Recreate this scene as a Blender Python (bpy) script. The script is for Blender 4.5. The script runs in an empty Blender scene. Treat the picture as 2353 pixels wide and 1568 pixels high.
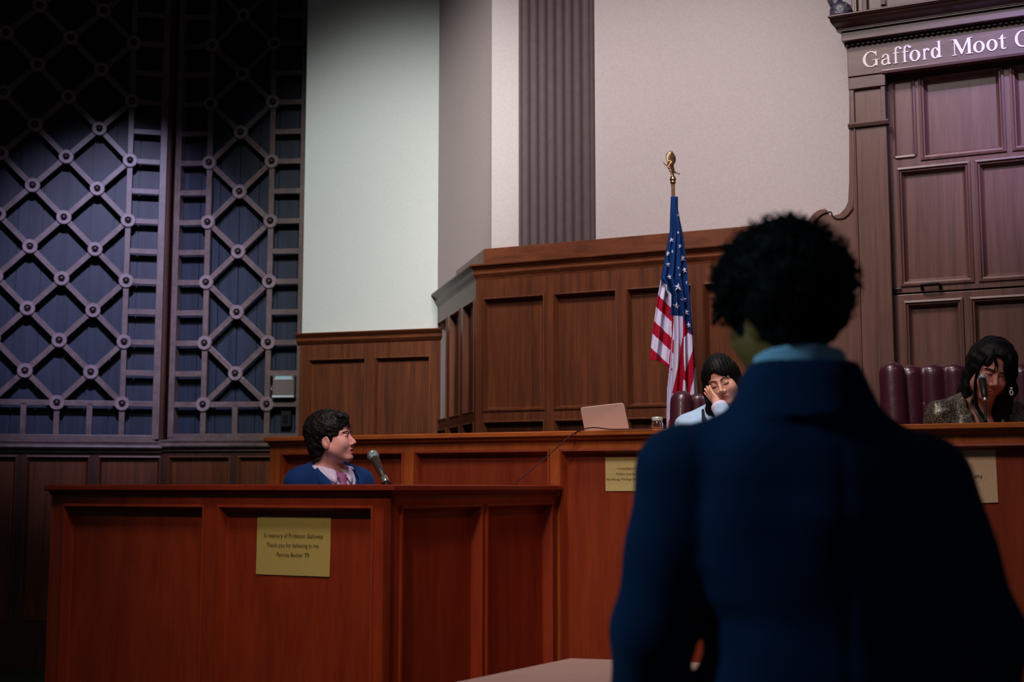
import bpy, bmesh, math, random
import numpy as np
from mathutils import Vector, Matrix

random.seed(7)
SC = bpy.context.scene
C = SC.collection
R = math.radians

# ------------------------------------------------------------------ camera
IMW, IMH, FPX = 2353.0, 1568.0, 3030.0
TH = R(6.365)
CAM = Vector((0.0, 0.0, 1.30))
CX, CY = IMW / 2, IMH / 2


def ray(px, py):
    dx, dv = (px - CX) / FPX, (CY - py) / FPX
    return Vector((dx, math.cos(TH) - dv * math.sin(TH), math.sin(TH) + dv * math.cos(TH)))


def at(px, py, Y):
    """point of the place seen at that spot of the photo, at depth Y"""
    r = ray(px, py)
    return CAM + r * (Y / r.y)


def at_z(px, py, z):
    r = ray(px, py)
    return CAM + r * ((z - CAM.z) / r.z)


cam_data = bpy.data.cameras.new('camera')
cam_data.sensor_width = 36.0
cam_data.lens = FPX / IMW * 36.0
cam_data.clip_end = 60
cam_data.dof.use_dof = True
cam_data.dof.focus_distance = 5.75
cam_data.dof.aperture_fstop = 3.4
cam = bpy.data.objects.new('camera', cam_data)
C.objects.link(cam)
cam.location = CAM
cam.rotation_euler = (R(90) + TH, 0, 0)
SC.camera = cam


# ------------------------------------------------------------------ frames of the walls
class Frame:
    """vertical plane: s runs along it (to the viewer's right), d comes out of it, z is up"""

    def __init__(self, o, deg):
        a = R(deg)
        self.o = Vector((o[0], o[1], 0))
        self.u = Vector((math.cos(a), -math.sin(a), 0))
        self.n = Vector((-math.sin(a), -math.cos(a), 0))
        self.deg = deg

    def p(self, s, d, z):
        q = self.o + self.u * s + self.n * d
        return Vector((q.x, q.y, z))

    def hit(self, px, py, d=0.0):
        r = ray(px, py)
        o = self.o + self.n * d
        t = ((o.x - CAM.x) * self.n.x + (o.y - CAM.y) * self.n.y) / (r.x * self.n.x + r.y * self.n.y)
        q = CAM + r * t
        e = Vector((q.x - self.o.x, q.y - self.o.y, 0))
        return e.dot(self.u), q.z

    def s(self, px, py, d=0.0):
        return self.hit(px, py, d)[0]

    def z(self, px, py, d=0.0):
        return self.hit(px, py, d)[1]


# ------------------------------------------------------------------ object helpers
ORG = {}


def thing(name, label, cat, loc=(0, 0, 0), group=None):
    o = bpy.data.objects.new(name, None)
    o.empty_display_size = 0.05
    C.objects.link(o)
    o.location = loc
    o['label'] = label
    o['category'] = cat
    if group:
        o['group'] = group
    ORG[o.name] = Vector(loc)
    return o


def tag(o, label, cat, group=None):
    o['label'] = label
    o['category'] = cat
    if group:
        o['group'] = group
    return o


def link_mesh(name, me, mats, parent=None, smooth=False, org=None):
    if parent is not None:
        L = ORG[parent.name]
    else:
        L = Vector(org) if org is not None else Vector((0, 0, 0))
    if L.length:
        me.transform(Matrix.Translation(-L))
    for m in (mats if isinstance(mats, (list, tuple)) else [mats]):
        me.materials.append(m)
    if smooth:
        me.polygons.foreach_set('use_smooth', [True] * len(me.polygons))
    o = bpy.data.objects.new(name, me)
    C.objects.link(o)
    if parent is not None:
        o.parent = parent
    else:
        o.location = L
    ORG[o.name] = L
    me.update()
    return o


def mk(name, bm, mats, parent=None, smooth=False, bevel=0.0, org=None, recalc=True):
    if recalc:
        bmesh.ops.recalc_face_normals(bm, faces=bm.faces)
    me = bpy.data.meshes.new(name)
    bm.to_mesh(me)
    bm.free()
    o = link_mesh(name, me, mats, parent, smooth, org)
    if bevel:
        b = o.modifiers.new('edge', 'BEVEL')
        b.width = bevel
        b.segments = 2
        b.limit_method = 'ANGLE'
        b.angle_limit = R(40)
    return o


def struct(o, **kw):
    o['kind'] = 'structure'
    return o


def hexa(bm, pts):
    v = [bm.verts.new(p) for p in pts]
    for f in ((0, 1, 2, 3), (7, 6, 5, 4), (0, 4, 5, 1), (1, 5, 6, 2), (2, 6, 7, 3), (3, 7, 4, 0)):
        bm.faces.new([v[i] for i in f])


def fbox(bm, F, s0, s1, d0, d1, z0, z1):
    hexa(bm, [F.p(s0, d1, z0), F.p(s1, d1, z0), F.p(s1, d1, z1), F.p(s0, d1, z1),
              F.p(s0, d0, z0), F.p(s1, d0, z0), F.p(s1, d0, z1), F.p(s0, d0, z1)])


def wbox(bm, x0, x1, y0, y1, z0, z1):
    hexa(bm, [(x0, y0, z0), (x1, y0, z0), (x1, y0, z1), (x0, y0, z1),
              (x0, y1, z0), (x1, y1, z0), (x1, y1, z1), (x0, y1, z1)])


def sweep(bm, F, prof, s0, s1, m0=0.0, m1=0.0):
    """profile [(d, z)...] swept along the wall; m0/m1 mitre the ends"""
    a = [bm.verts.new(F.p(s0 - m0 * d, d, z)) for d, z in prof]
    b = [bm.verts.new(F.p(s1 + m1 * d, d, z)) for d, z in prof]
    n = len(prof)
    for i in range(n):
        j = (i + 1) % n
        bm.faces.new([a[i], b[i], b[j], a[j]])
    bm.faces.new(list(reversed(a)))
    bm.faces.new(b)


def poly_ex(bm, F, pts, d0, d1):
    """outline [(s, z)...] with real thickness d0..d1"""
    a = [bm.verts.new(F.p(s, d1, z)) for s, z in pts]
    b = [bm.verts.new(F.p(s, d0, z)) for s, z in pts]
    n = len(pts)
    bm.faces.new(a)
    bm.faces.new(list(reversed(b)))
    for i in range(n):
        j = (i + 1) % n
        bm.faces.new([a[i], b[i], b[j], a[j]])


def board(bm, F, s0, s1, z0, z1, holes, d1, d0):
    """framing of stiles and rails: a board with openings"""
    S = sorted(set([s0, s1] + [h[0] for h in holes] + [h[1] for h in holes]))
    Z = sorted(set([z0, z1] + [h[2] for h in holes] + [h[3] for h in holes]))
    V = {}

    def v(i, j, k):
        if (i, j, k) not in V:
            V[(i, j, k)] = bm.verts.new(F.p(S[i], d1 if k else d0, Z[j]))
        return V[(i, j, k)]

    def solid(i, j):
        if i < 0 or j < 0 or i >= len(S) - 1 or j >= len(Z) - 1:
            return False
        cs, cz = (S[i] + S[i + 1]) / 2, (Z[j] + Z[j + 1]) / 2
        return not any(h[0] < cs < h[1] and h[2] < cz < h[3] for h in holes)

    for i in range(len(S) - 1):
        for j in range(len(Z) - 1):
            if not solid(i, j):
                continue
            bm.faces.new([v(i, j, 1), v(i + 1, j, 1), v(i + 1, j + 1, 1), v(i, j + 1, 1)])
            bm.faces.new([v(i, j, 0), v(i, j + 1, 0), v(i + 1, j + 1, 0), v(i + 1, j, 0)])
            for (di, dj, a, b) in ((-1, 0, (i, j), (i, j + 1)), (1, 0, (i + 1, j + 1), (i + 1, j)),
                                   (0, -1, (i + 1, j), (i, j)), (0, 1, (i, j + 1), (i + 1, j + 1))):
                if not solid(i + di, j + dj):
                    bm.faces.new([v(*a, 1), v(*b, 1), v(*b, 0), v(*a, 0)])


MOULD = [(-.009, 0.0), (-.008, .006), (.001, .008), (.004, .000), (.008, -.012), (.013, -.028), (.018, -.034)]


def scaled(prof, k):
    return [(a * k, b * k) for a, b in prof]


def panel(bm, F, s0, s1, z0, z1, d=0.0, prof=MOULD):
    """sunk panel with its moulding round the opening"""
    rings = []
    for i, dd in prof:
        rings.append([bm.verts.new(F.p(*q)) for q in ((s0 + i, d + dd, z0 + i), (s1 - i, d + dd, z0 + i),
                                                      (s1 - i, d + dd, z1 - i), (s0 + i, d + dd, z1 - i))])
    for a, b in zip(rings, rings[1:]):
        for k in range(4):
            bm.faces.new([a[k], a[(k + 1) % 4], b[(k + 1) % 4], b[k]])
    bm.faces.new(rings[-1])


def lathe(bm, prof, center, n=24, axis=None):
    """profile [(r, h)...] turned about an axis through center"""
    M = Matrix.Identity(3)
    if axis is not None:
        M = Vector((0, 0, 1)).rotation_difference(Vector(axis).normalized()).to_matrix()
    c = Vector(center)
    rings = []
    for r, h in prof:
        if r < 1e-6:
            rings.append([bm.verts.new(c + M @ Vector((0, 0, h)))])
        else:
            rings.append([bm.verts.new(c + M @ Vector((r * math.cos(2 * math.pi * k / n), r * math.sin(2 * math.pi * k / n), h)))
                          for k in range(n)])
    for a, b in zip(rings, rings[1:]):
        if len(a) == 1 and len(b) == 1:
            continue
        for k in range(n):
            j = (k + 1) % n
            if len(a) == 1:
                bm.faces.new([a[0], b[j], b[k]])
            elif len(b) == 1:
                bm.faces.new([a[k], a[j], b[0]])
            else:
                bm.faces.new([a[k], a[j], b[j], b[k]])


def tube(bm, pts, r, n=8, caps=True):
    """round bar along points; r a number or one per point"""
    pts = [Vector(p) for p in pts]
    rr = r if isinstance(r, (list, tuple)) else [r] * len(pts)
    rings = []
    up = None
    for i, p in enumerate(pts):
        t = (pts[min(i + 1, len(pts) - 1)] - pts[max(i - 1, 0)])
        if t.length < 1e-9:
            t = Vector((0, 0, 1))
        t.normalize()
        if up is None:
            up = t.orthogonal().normalized()
        else:
            up = (up - t * up.dot(t))
            up = up.normalized() if up.length > 1e-6 else t.orthogonal().normalized()
        b = t.cross(up)
        rings.append([bm.verts.new(p + (up * math.cos(2 * math.pi * k / n) + b * math.sin(2 * math.pi * k / n)) * rr[i]) for k in range(n)])
    for a, b in zip(rings, rings[1:]):
        for k in range(n):
            j = (k + 1) % n
            bm.faces.new([a[k], a[j], b[j], b[k]])
    if caps:
        bm.faces.new(list(reversed(rings[0])))
        bm.faces.new(rings[-1])


def smooth_pts(pts, n=8):
    """Catmull-Rom through points"""
    P = [Vector(p) for p in pts]
    P = [P[0] * 2 - P[1]] + P + [P[-1] * 2 - P[-2]]
    out = []
    for i in range(1, len(P) - 2):
        for k in range(n):
            t = k / n
            a, b, c, d = P[i - 1], P[i], P[i + 1], P[i + 2]
            out.append(0.5 * ((2 * b) + (c - a) * t + (2 * a - 5 * b + 4 * c - d) * t * t + (3 * b - a - 3 * c + d) * t ** 3))
    out.append(P[-2])
    return out


# ------------------------------------------------------------------ materials
def srgb(c):
    return tuple(((x / 255.0) / 12.92 if x / 255.0 <= .04045 else ((x / 255.0 + .055) / 1.055) ** 2.4) for x in c) + (1.0,)


def base_mat(name):
    m = bpy.data.materials.new(name)
    m.use_nodes = True
    nt = m.node_tree
    return m, nt, nt.nodes['Principled BSDF']


def plain(name, c, rough=.6, metal=0.0, spec=.5, var=.12, nscale=30.0, bump=0.0, bscale=200.0, trans=0.0, ior=1.45, coat=0.0, sheen=0.0):
    m, nt, b = base_mat(name)
    col = srgb(c)
    b.inputs['Roughness'].default_value = rough
    b.inputs['Metallic'].default_value = metal
    b.inputs['Specular IOR Level'].default_value = spec
    b.inputs['Transmission Weight'].default_value = trans
    b.inputs['IOR'].default_value = ior
    b.inputs['Coat Weight'].default_value = coat
    b.inputs['Sheen Weight'].default_value = sheen
    tc = nt.nodes.new('ShaderNodeTexCoord')
    if var > 0:
        n = nt.nodes.new('ShaderNodeTexNoise')
        n.inputs['Scale'].default_value = nscale
        n.inputs['Detail'].default_value = 4
        nt.links.new(tc.outputs['Object'], n.inputs['Vector'])
        rp = nt.nodes.new('ShaderNodeValToRGB')
        rp.color_ramp.elements[0].position = .3
        rp.color_ramp.elements[1].position = .7
        rp.color_ramp.elements[0].color = tuple(x * (1 - var) for x in col[:3]) + (1,)
        rp.color_ramp.elements[1].color = tuple(min(1, x * (1 + var)) for x in col[:3]) + (1,)
        nt.links.new(n.outputs['Fac'], rp.inputs['Fac'])
        nt.links.new(rp.outputs['Color'], b.inputs['Base Color'])
    else:
        b.inputs['Base Color'].default_value = col
    if bump > 0:
        n2 = nt.nodes.new('ShaderNodeTexNoise')
        n2.inputs['Scale'].default_value = bscale
        n2.inputs['Detail'].default_value = 3
        nt.links.new(tc.outputs['Object'], n2.inputs['Vector'])
        bp = nt.nodes.new('ShaderNodeBump')
        bp.inputs['Strength'].default_value = bump
        bp.inputs['Distance'].default_value = .01
        nt.links.new(n2.outputs['Fac'], bp.inputs['Height'])
        nt.links.new(bp.outputs['Normal'], b.inputs['Normal'])
    return m


def wood(name, c1, c2, rough=.42, scale=(22, 22, 1.1), coat=.15, bump=.06, spec=.35):
    m, nt, b = base_mat(name)
    b.inputs['Roughness'].default_value = rough
    b.inputs['Coat Weight'].default_value = coat
    b.inputs['Coat Roughness'].default_value = .25
    b.inputs['Specular IOR Level'].default_value = spec
    tc = nt.nodes.new('ShaderNodeTexCoord')
    mp = nt.nodes.new('ShaderNodeMapping')
    mp.inputs['Scale'].default_value = scale
    nt.links.new(tc.outputs['Object'], mp.inputs['Vector'])
    n = nt.nodes.new('ShaderNodeTexNoise')
    n.inputs['Scale'].default_value = 1.0
    n.inputs['Detail'].default_value = 7
    n.inputs['Roughness'].default_value = .62
    n.inputs['Distortion'].default_value = .4
    nt.links.new(mp.outputs['Vector'], n.inputs['Vector'])
    n2 = nt.nodes.new('ShaderNodeTexNoise')
    n2.inputs['Scale'].default_value = 6.0
    n2.inputs['Detail'].default_value = 2
    nt.links.new(mp.outputs['Vector'], n2.inputs['Vector'])
    mx = nt.nodes.new('ShaderNodeMath')
    mx.operation = 'MULTIPLY_ADD'
    mx.inputs[1].default_value = .35
    nt.links.new(n2.outputs['Fac'], mx.inputs[0])
    nt.links.new(n.outputs['Fac'], mx.inputs[2])
    rp = nt.nodes.new('ShaderNodeValToRGB')
    rp.color_ramp.elements[0].position = .42
    rp.color_ramp.elements[1].position = .88
    rp.color_ramp.elements[0].color = srgb(c1)
    rp.color_ramp.elements[1].color = srgb(c2)
    nt.links.new(mx.outputs[0], rp.inputs['Fac'])
    nt.links.new(rp.outputs['Color'], b.inputs['Base Color'])
    bp = nt.nodes.new('ShaderNodeBump')
    bp.inputs['Strength'].default_value = bump
    bp.inputs['Distance'].default_value = .004
    nt.links.new(n2.outputs['Fac'], bp.inputs['Height'])
    nt.links.new(bp.outputs['Normal'], b.inputs['Normal'])
    return m


M = {}
M['plaster'] = plain('plaster', (188, 178, 178), .85, var=.05, nscale=60, bump=.35, bscale=260, spec=.2)
M['plaster_dim'] = plain('plaster_mauve', (186, 170, 168), .85, var=.05, nscale=60, bump=.3, bscale=260, spec=.2)
M['white_plaster'] = plain('white_plaster', (208, 213, 208), .8, var=.03, nscale=60, bump=.2, bscale=320, spec=.2)
M['stone'] = plain('pilaster_paint', (88, 75, 77), .7, var=.08, nscale=20, bump=.15, bscale=200, spec=.25)
M['wains'] = wood('wainscot_wood', (62, 31, 19), (112, 60, 33), .42, scale=(30, 30, 1.2))
M['wains_l'] = wood('wainscot_rail_wood', (76, 38, 22), (116, 62, 34), .45, scale=(6, 6, 30))
M['dais'] = wood('bench_wood', (140, 62, 24), (178, 92, 38), .45, scale=(16, 16, 1.4))
M['dais_l'] = wood('bench_rail_wood', (148, 72, 28), (182, 98, 42), .45, scale=(5, 5, 22))
M['dais_p'] = wood('bench_panel_wood', (120, 42, 20), (152, 62, 28), .48, scale=(14, 14, 1.4))
M['witness'] = wood('stand_wood', (128, 40, 18), (164, 62, 26), .5, scale=(10, 10, 1.6))
M['witness_l'] = wood('stand_rail_wood', (118, 34, 18), (148, 50, 24), .5, scale=(4, 4, 14))
M['canopy'] = wood('canopy_wood', (78, 52, 46), (112, 76, 66), .4, scale=(26, 26, 1.2), coat=.3)
M['canopy_l'] = wood('canopy_rail_wood', (76, 54, 50), (104, 74, 68), .42, scale=(5, 5, 24), coat=.3)
M['lattice'] = wood('lattice_wood', (84, 70, 68), (120, 100, 96), .42, scale=(12, 12, 12), coat=.2)
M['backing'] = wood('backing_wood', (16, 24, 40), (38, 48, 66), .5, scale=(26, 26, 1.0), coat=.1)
M['rosette'] = wood('rosette_wood_lit', (112, 96, 98), (146, 126, 128), .4, scale=(12, 12, 12), coat=.2)  # same wood as the lattice, lightened as if catching more light
M['stud'] = plain('stud_metal', (70, 62, 60), .35, metal=.6, var=.1)
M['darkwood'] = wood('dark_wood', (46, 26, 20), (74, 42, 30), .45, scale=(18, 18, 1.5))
M['letter'] = plain('letter_paint', (238, 226, 226), .5, var=.02)
M['paper_y'] = plain('yellow_paper', (196, 178, 104), .9, var=.04, nscale=90, spec=.2)
M['paper_y2'] = plain('pale_yellow_paper', (206, 186, 124), .9, var=.04, nscale=90, spec=.2)
M['paper_t'] = plain('tan_paper', (214, 178, 140), .9, var=.04, nscale=90, spec=.2)
M['ink'] = plain('ink', (74, 58, 20), .9, var=0)
M['ink_d'] = plain('dark_ink', (60, 44, 36), .9, var=0)
M['suit'] = plain('navy_suit', (6, 36, 70), .85, var=.12, nscale=14, bump=.1, bscale=500, spec=.15, sheen=.05)
M['suit_boy'] = plain('blue_suit', (14, 52, 106), .8, var=.1, nscale=14, bump=.1, bscale=500, spec=.2, sheen=.05)
M['shirt'] = plain('white_shirt', (222, 210, 232), .8, var=.03, bump=.05, bscale=400, spec=.2)
M['shirt_blue'] = plain('pale_blue_shirt', (168, 196, 226), .8, var=.03, bump=.05, bscale=400, spec=.2)
M['tie'] = plain('plum_tie', (150, 84, 128), .6, var=.35, nscale=70, bump=.05, bscale=300)
M['skin_boy'] = plain('skin_fair', (236, 170, 158), .55, var=.06, nscale=18, spec=.35)
M['skin_girl'] = plain('skin_light_brown', (226, 170, 146), .55, var=.06, nscale=18, spec=.35)
M['skin_judge'] = plain('skin_tan', (190, 130, 114), .55, var=.06, nscale=18, spec=.35)
M['skin_man'] = plain('skin_brown', (150, 100, 52), .6, var=.08, nscale=18, spec=.3)
M['lip'] = plain('lips', (196, 112, 108), .5, var=.05)
M['hair'] = plain('black_hair', (11, 10, 11), .55, var=.3, nscale=60, spec=.18)
M['hair_boy'] = plain('dark_brown_hair', (27, 22, 21), .55, var=.5, nscale=60, spec=.3)
M['hair_man'] = plain('afro_hair', (12, 12, 15), .8, var=.3, nscale=60, spec=.15)
M['brow'] = plain('brow_hair', (58, 38, 34), .8, var=.1, spec=.1)
M['eye'] = plain('eye_white', (196, 176, 172), .3, var=0)
M['iris'] = plain('iris_dark', (24, 15, 12), .25, var=0)
M['leather'] = plain('burgundy_leather', (62, 22, 34), .36, var=.12, nscale=25, bump=.08, bscale=180, spec=.5, coat=.2)
M['black'] = plain('black_plastic', (16, 16, 17), .45, var=.05)
M['mesh_metal'] = plain('mic_grille_metal', (150, 176, 190), .35, metal=.55, var=.2, nscale=400, bump=.4, bscale=900)
M['silver'] = plain('silver_metal', (200, 204, 196), .28, metal=.8, var=.05)
M['brass'] = plain('antique_brass', (172, 138, 104), .28, metal=.9, var=.15, nscale=60)
M['laptop'] = plain('laptop_shell', (222, 206, 200), .5, metal=.0, var=.03, nscale=200)
M['flag_blue'] = plain('flag_blue', (10, 48, 104), .75, var=.08, nscale=40, bump=.05, bscale=500, spec=.2)
M['flag_red'] = plain('flag_red', (160, 10, 44), .75, var=.08, nscale=40, bump=.05, bscale=500, spec=.2)
M['flag_white'] = plain('flag_white', (206, 200, 226), .75, var=.03, nscale=40, bump=.05, bscale=500, spec=.2)
M['glass'] = plain('jar_glass', (236, 240, 242), .04, var=0, trans=1.0)
M['jarlid'] = plain('jar_lid', (206, 226, 224), .35, metal=.3, var=.03)
M['beige'] = plain('beige_box', (112, 100, 97), .6, var=.03)
M['label_white'] = plain('label_strip', (206, 218, 220), .6, var=.02)
M['label_blue'] = plain('label_blue_strip', (160, 208, 216), .6, var=.02)
M['cable'] = plain('dark_red_cable', (58, 16, 14), .6, var=.05)
M['table'] = plain('table_laminate', (204, 172, 166), .5, var=.04, nscale=8)
M['floor'] = plain('carpet', (52, 58, 40), .95, var=.25, nscale=60, bump=.3, bscale=300, spec=.1)
M['ceiling'] = plain('ceiling_paint', (120, 112, 106), .9, var=.03)
M['iron'] = plain('black_iron', (20, 20, 24), .4, metal=.5, var=.1)
M['stick'] = wood('stick_wood', (120, 62, 28), (160, 92, 44), .5)
M['rubber'] = plain('white_tip', (206, 184, 160), .5, var=.03)
M['pearl'] = plain('pearl', (206, 200, 190), .25, var=.02)
M['trouser'] = plain('dark_trousers', (12, 18, 34), .85, var=.1)
M['vest'] = plain('dark_vest', (14, 18, 34), .8, var=.1)
M['shoe'] = plain('black_shoe', (14, 13, 13), .3, var=.05)
M['carved'] = plain('carved_dark_oak', (58, 52, 70), .4, var=.4, nscale=30, bump=.5, bscale=60, spec=.5)


def sequin_mat():
    m, nt, b = base_mat('sequin_fabric')
    tc = nt.nodes.new('ShaderNodeTexCoord')
    vo = nt.nodes.new('ShaderNodeTexVoronoi')
    vo.inputs['Scale'].default_value = 330
    nt.links.new(tc.outputs['Object'], vo.inputs['Vector'])
    sx = nt.nodes.new('ShaderNodeSeparateColor')
    nt.links.new(vo.outputs['Color'], sx.inputs['Color'])
    nz = nt.nodes.new('ShaderNodeTexNoise')
    nz.inputs['Scale'].default_value = 16
    nt.links.new(tc.outputs['Object'], nz.inputs['Vector'])
    ad = nt.nodes.new('ShaderNodeMath')
    ad.operation = 'MULTIPLY_ADD'
    ad.inputs[1].default_value = .8
    nt.links.new(nz.outputs['Fac'], ad.inputs[0])
    nt.links.new(sx.outputs[0], ad.inputs[2])
    rp = nt.nodes.new('ShaderNodeValToRGB')
    rp.color_ramp.elements[0].position = .55
    rp.color_ramp.elements[0].color = srgb((18, 20, 22))
    rp.color_ramp.elements[1].position = 1.1 if False else 1.0
    rp.color_ramp.elements[1].color = srgb((128, 118, 100))
    e = rp.color_ramp.elements.new(.84)
    e.color = srgb((54, 50, 42))
    nt.links.new(ad.outputs[0], rp.inputs['Fac'])
    nt.links.new(rp.outputs['Color'], b.inputs['Base Color'])
    b.inputs['Metallic'].default_value = .45
    b.inputs['Roughness'].default_value = .35
    bp = nt.nodes.new('ShaderNodeBump')
    bp.inputs['Strength'].default_value = .7
    bp.inputs['Distance'].default_value = .004
    nt.links.new(sx.outputs[1], bp.inputs['Height'])
    nt.links.new(bp.outputs['Normal'], b.inputs['Normal'])
    return m


M['sequin'] = sequin_mat()
# ================================================================== frames
ANG = 25.5
ZT = 1.55                                   # top of the judges' bench
lipP = at_z(1330, 990.1, ZT)
nD = Frame((0, 0), ANG).n
oD = lipP - nD * .035
D = Frame((oD.x, oD.y), ANG)                # front of the judges' bench
E = D.p(D.s(1281, 1116, 0), 0, 0)
# witness stand: its corner seen at 898, side B meeting the bench at E
vD = -D.n
rr = ray(898, 1116)
# E - t*v on the ray of 898
t_ = (E.x * rr.y - E.y * rr.x) / (vD.x * rr.y - vD.y * rr.x)
Cn = E - vD * t_
A = Frame((Cn.x, Cn.y), ANG)                # front face of the stand, s<0
B = Frame((Cn.x, Cn.y), ANG - 90)           # side face, s>0 going away
wc = at(1112, 592, 7.8)
Wf = Frame((wc.x, wc.y), ANG)               # back wall (top board plane)
Sf = Frame((wc.x, wc.y), 75.93)             # splayed wall, s<0
MIT = math.tan(R((75.93 - ANG) / 2))
sS = Sf.s(1005, 800, .055)
q = Sf.p(sS, .055, 0)
Lf = Frame((q.x, q.y), 17.4)                # white wall, s<0
pc = at(388, 520, 9.95)
GR = Frame((pc.x, pc.y), 5.0)
GL = Frame((pc.x, pc.y), -14.0)
KD = .26
Kf = Frame((Wf.p(0, KD, 0).x, Wf.p(0, KD, 0).y), ANG)   # canopy front plane
print('stand corner', Cn, 'E', E, 'white wall left', Lf.p(Lf.s(695, 600), 0, 0), 'lattice there', GR.p(GR.s(690, 600), 0, 0))

ZC = 5.7                                    # ceiling height
# ================================================================== setting
bm = bmesh.new(); wbox(bm, -6.5, 7.5, -2.0, 13.0, -.12, 0)
struct(mk('floor', bm, M['floor']))
bm = bmesh.new(); wbox(bm, -6.5, 7.5, -2.0, 13.0, ZC, ZC + .1)
struct(mk('ceiling', bm, M['ceiling']))
PLZ = .45
bm = bmesh.new(); fbox(bm, D, D.s(640, 1005), D.s(2900, 965), -1.75, -.08, 0.0, PLZ)
struct(mk('floor_raised', bm, M['floor']))

PL = .115
sp0 = Wf.s(1150, 300, -PL)
bm = bmesh.new(); fbox(bm, Wf, sp0 - .06, 5.2, -PL - .12, -PL, 0, ZC)
struct(mk('wall_back', bm, M['plaster']))
pa, pb = Lf.p(0, -.004, 0), Wf.p(sp0, -PL, 0)
dv_ = (pb - pa).normalized()
Pf = Frame((pb.x, pb.y), math.degrees(math.atan2(-dv_.y, dv_.x)))
bm = bmesh.new(); fbox(bm, Pf, -(pb - pa).length - .5, 0.0, -.14, 0, 0, ZC)
struct(mk('wall_splayed', bm, M['plaster_dim']))
sL0 = Lf.s(697, 600)
zLc = Lf.z(850, 762, .0)
bm = bmesh.new()
hexa(bm, [Lf.p(sL0, 0, 0), Lf.p(0, 0, 0), Lf.p(0, 0, ZC), Lf.p(sL0, 0, ZC), Lf.p(sL0, -.42, 0), Lf.p(-.32, -.42, 0), Lf.p(-.32, -.42, ZC), Lf.p(sL0, -.42, ZC)])
struct(mk('wall_white', bm, M['white_plaster']))
# dark wall behind the lattice doors
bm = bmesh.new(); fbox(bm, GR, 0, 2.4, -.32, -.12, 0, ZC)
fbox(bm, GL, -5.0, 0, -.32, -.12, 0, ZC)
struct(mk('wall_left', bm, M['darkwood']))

# ------------------------------------------------------------------ fluted pilaster on the back wall
s0, s1 = Wf.s(1193, 400, -PL + .03), Wf.s(1364, 400, -PL + .03)
n = 8
prof = [(s0, -PL), (s0, -PL + .035), (s0 + .022, -PL + .035)]
w = (s1 - s0 - .03) / n
for k in range(n):
    a = s0 + .015 + k * w
    for j in range(9):
        th = math.pi * j / 8
        prof.append((a + w / 2 - math.cos(th) * (w / 2 - .002), -PL + .032 + .030 * math.sin(th)))
prof += [(s1 - .004, -PL + .035), (s1, -PL + .03), (s1, -PL)]
prof = [p for i, p in enumerate(prof)]
bm = bmesh.new()
zb = Wf.z(1280, 560, -PL) - .25
va = [bm.verts.new(Wf.p(s, d, zb)) for s, d in prof]
vb = [bm.verts.new(Wf.p(s, d, ZC)) for s, d in prof]
for i in range(len(prof) - 1):
    bm.faces.new([va[i], va[i + 1], vb[i + 1], vb[i]])
struct(mk('trim_1', bm, M['stone']))

# ------------------------------------------------------------------ wainscot of the back wall and its splayed return
zt = Wf.z(1270, 558.5)                      # top of the top board
zb_ = Wf.z(1270, 601)                       # bottom of the top board
zc1 = Wf.z(1300, 629, .055)                 # bottom of the cornice
CORN = [(-.02, zb_ + .004), (.094, zb_ + .004), (.098, zb_ + .001), (.097, zb_ - .008), (.084, zb_ - .018), (.072, zb_ - .030), (.069, zb_ - .044),
        (.074, zb_ - .050), (.073, zb_ - .056), (.064, zb_ - .070), (.059, zc1 + .010), (.056, zc1), (-.02, zc1)]
sR = 4.6
BD = .055
wz1, wz0 = Wf.z(1180, 683.5, BD), Wf.z(1180, 941.5, BD)
vz1 = Wf.z(1180, 969.5, BD)
wt = thing('trim_2', 'brown panelled wainscot with dark cornice behind the flag and bench', 'wainscot', Wf.p(0, 0, 0))
wt['kind'] = 'structure'
del wt['label'], wt['category']
bm = bmesh.new()
fbox(bm, Wf, 0, sR, -.10, 0, zb_ - .02, zt)
mk('top_board', bm, M['wains_l'], wt, bevel=.003)
bm = bmesh.new(); sweep(bm, Wf, CORN, 0, sR, m0=MIT)
mk('cornice', bm, M['wains_l'], wt)
cols = []
edges = [(1112, 1249), (1275, 1416), (1443, 1590), (1621, 1768), (1800, 1940)]
for a, b in edges:
    cols.append((Wf.s(a, 800, BD), Wf.s(b, 800, BD)))
step = cols[-1][0] - cols[-2][0]
while cols[-1][1] + step < sR:
    cols.append((cols[-1][0] + step, cols[-1][1] + step))
holes = [(a, b, wz0, wz1) for a, b in cols] + [(a, b, PLZ + .2, vz1) for a, b in cols]
bm = bmesh.new()
board(bm, Wf, -MIT * BD, sR, PLZ, zc1 + .03, holes, BD, .02)
mk('frame', bm, M['wains'], wt, bevel=.002)
bm = bmesh.new(); fbox(bm, Wf, -MIT * .02, sR, -.1, .012, PLZ - .05, zc1 + .02)
mk('backing_board', bm, M['darkwood'], wt)
for a, b in cols:
    bm = bmesh.new(); panel(bm, Wf, a, b, wz0, wz1, BD); mk('panel', bm, M['wains'], wt)
for a, b in cols:
    bm = bmesh.new(); panel(bm, Wf, a, b, PLZ + .2, vz1, BD); mk('panel', bm, M['wains'], wt)

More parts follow.
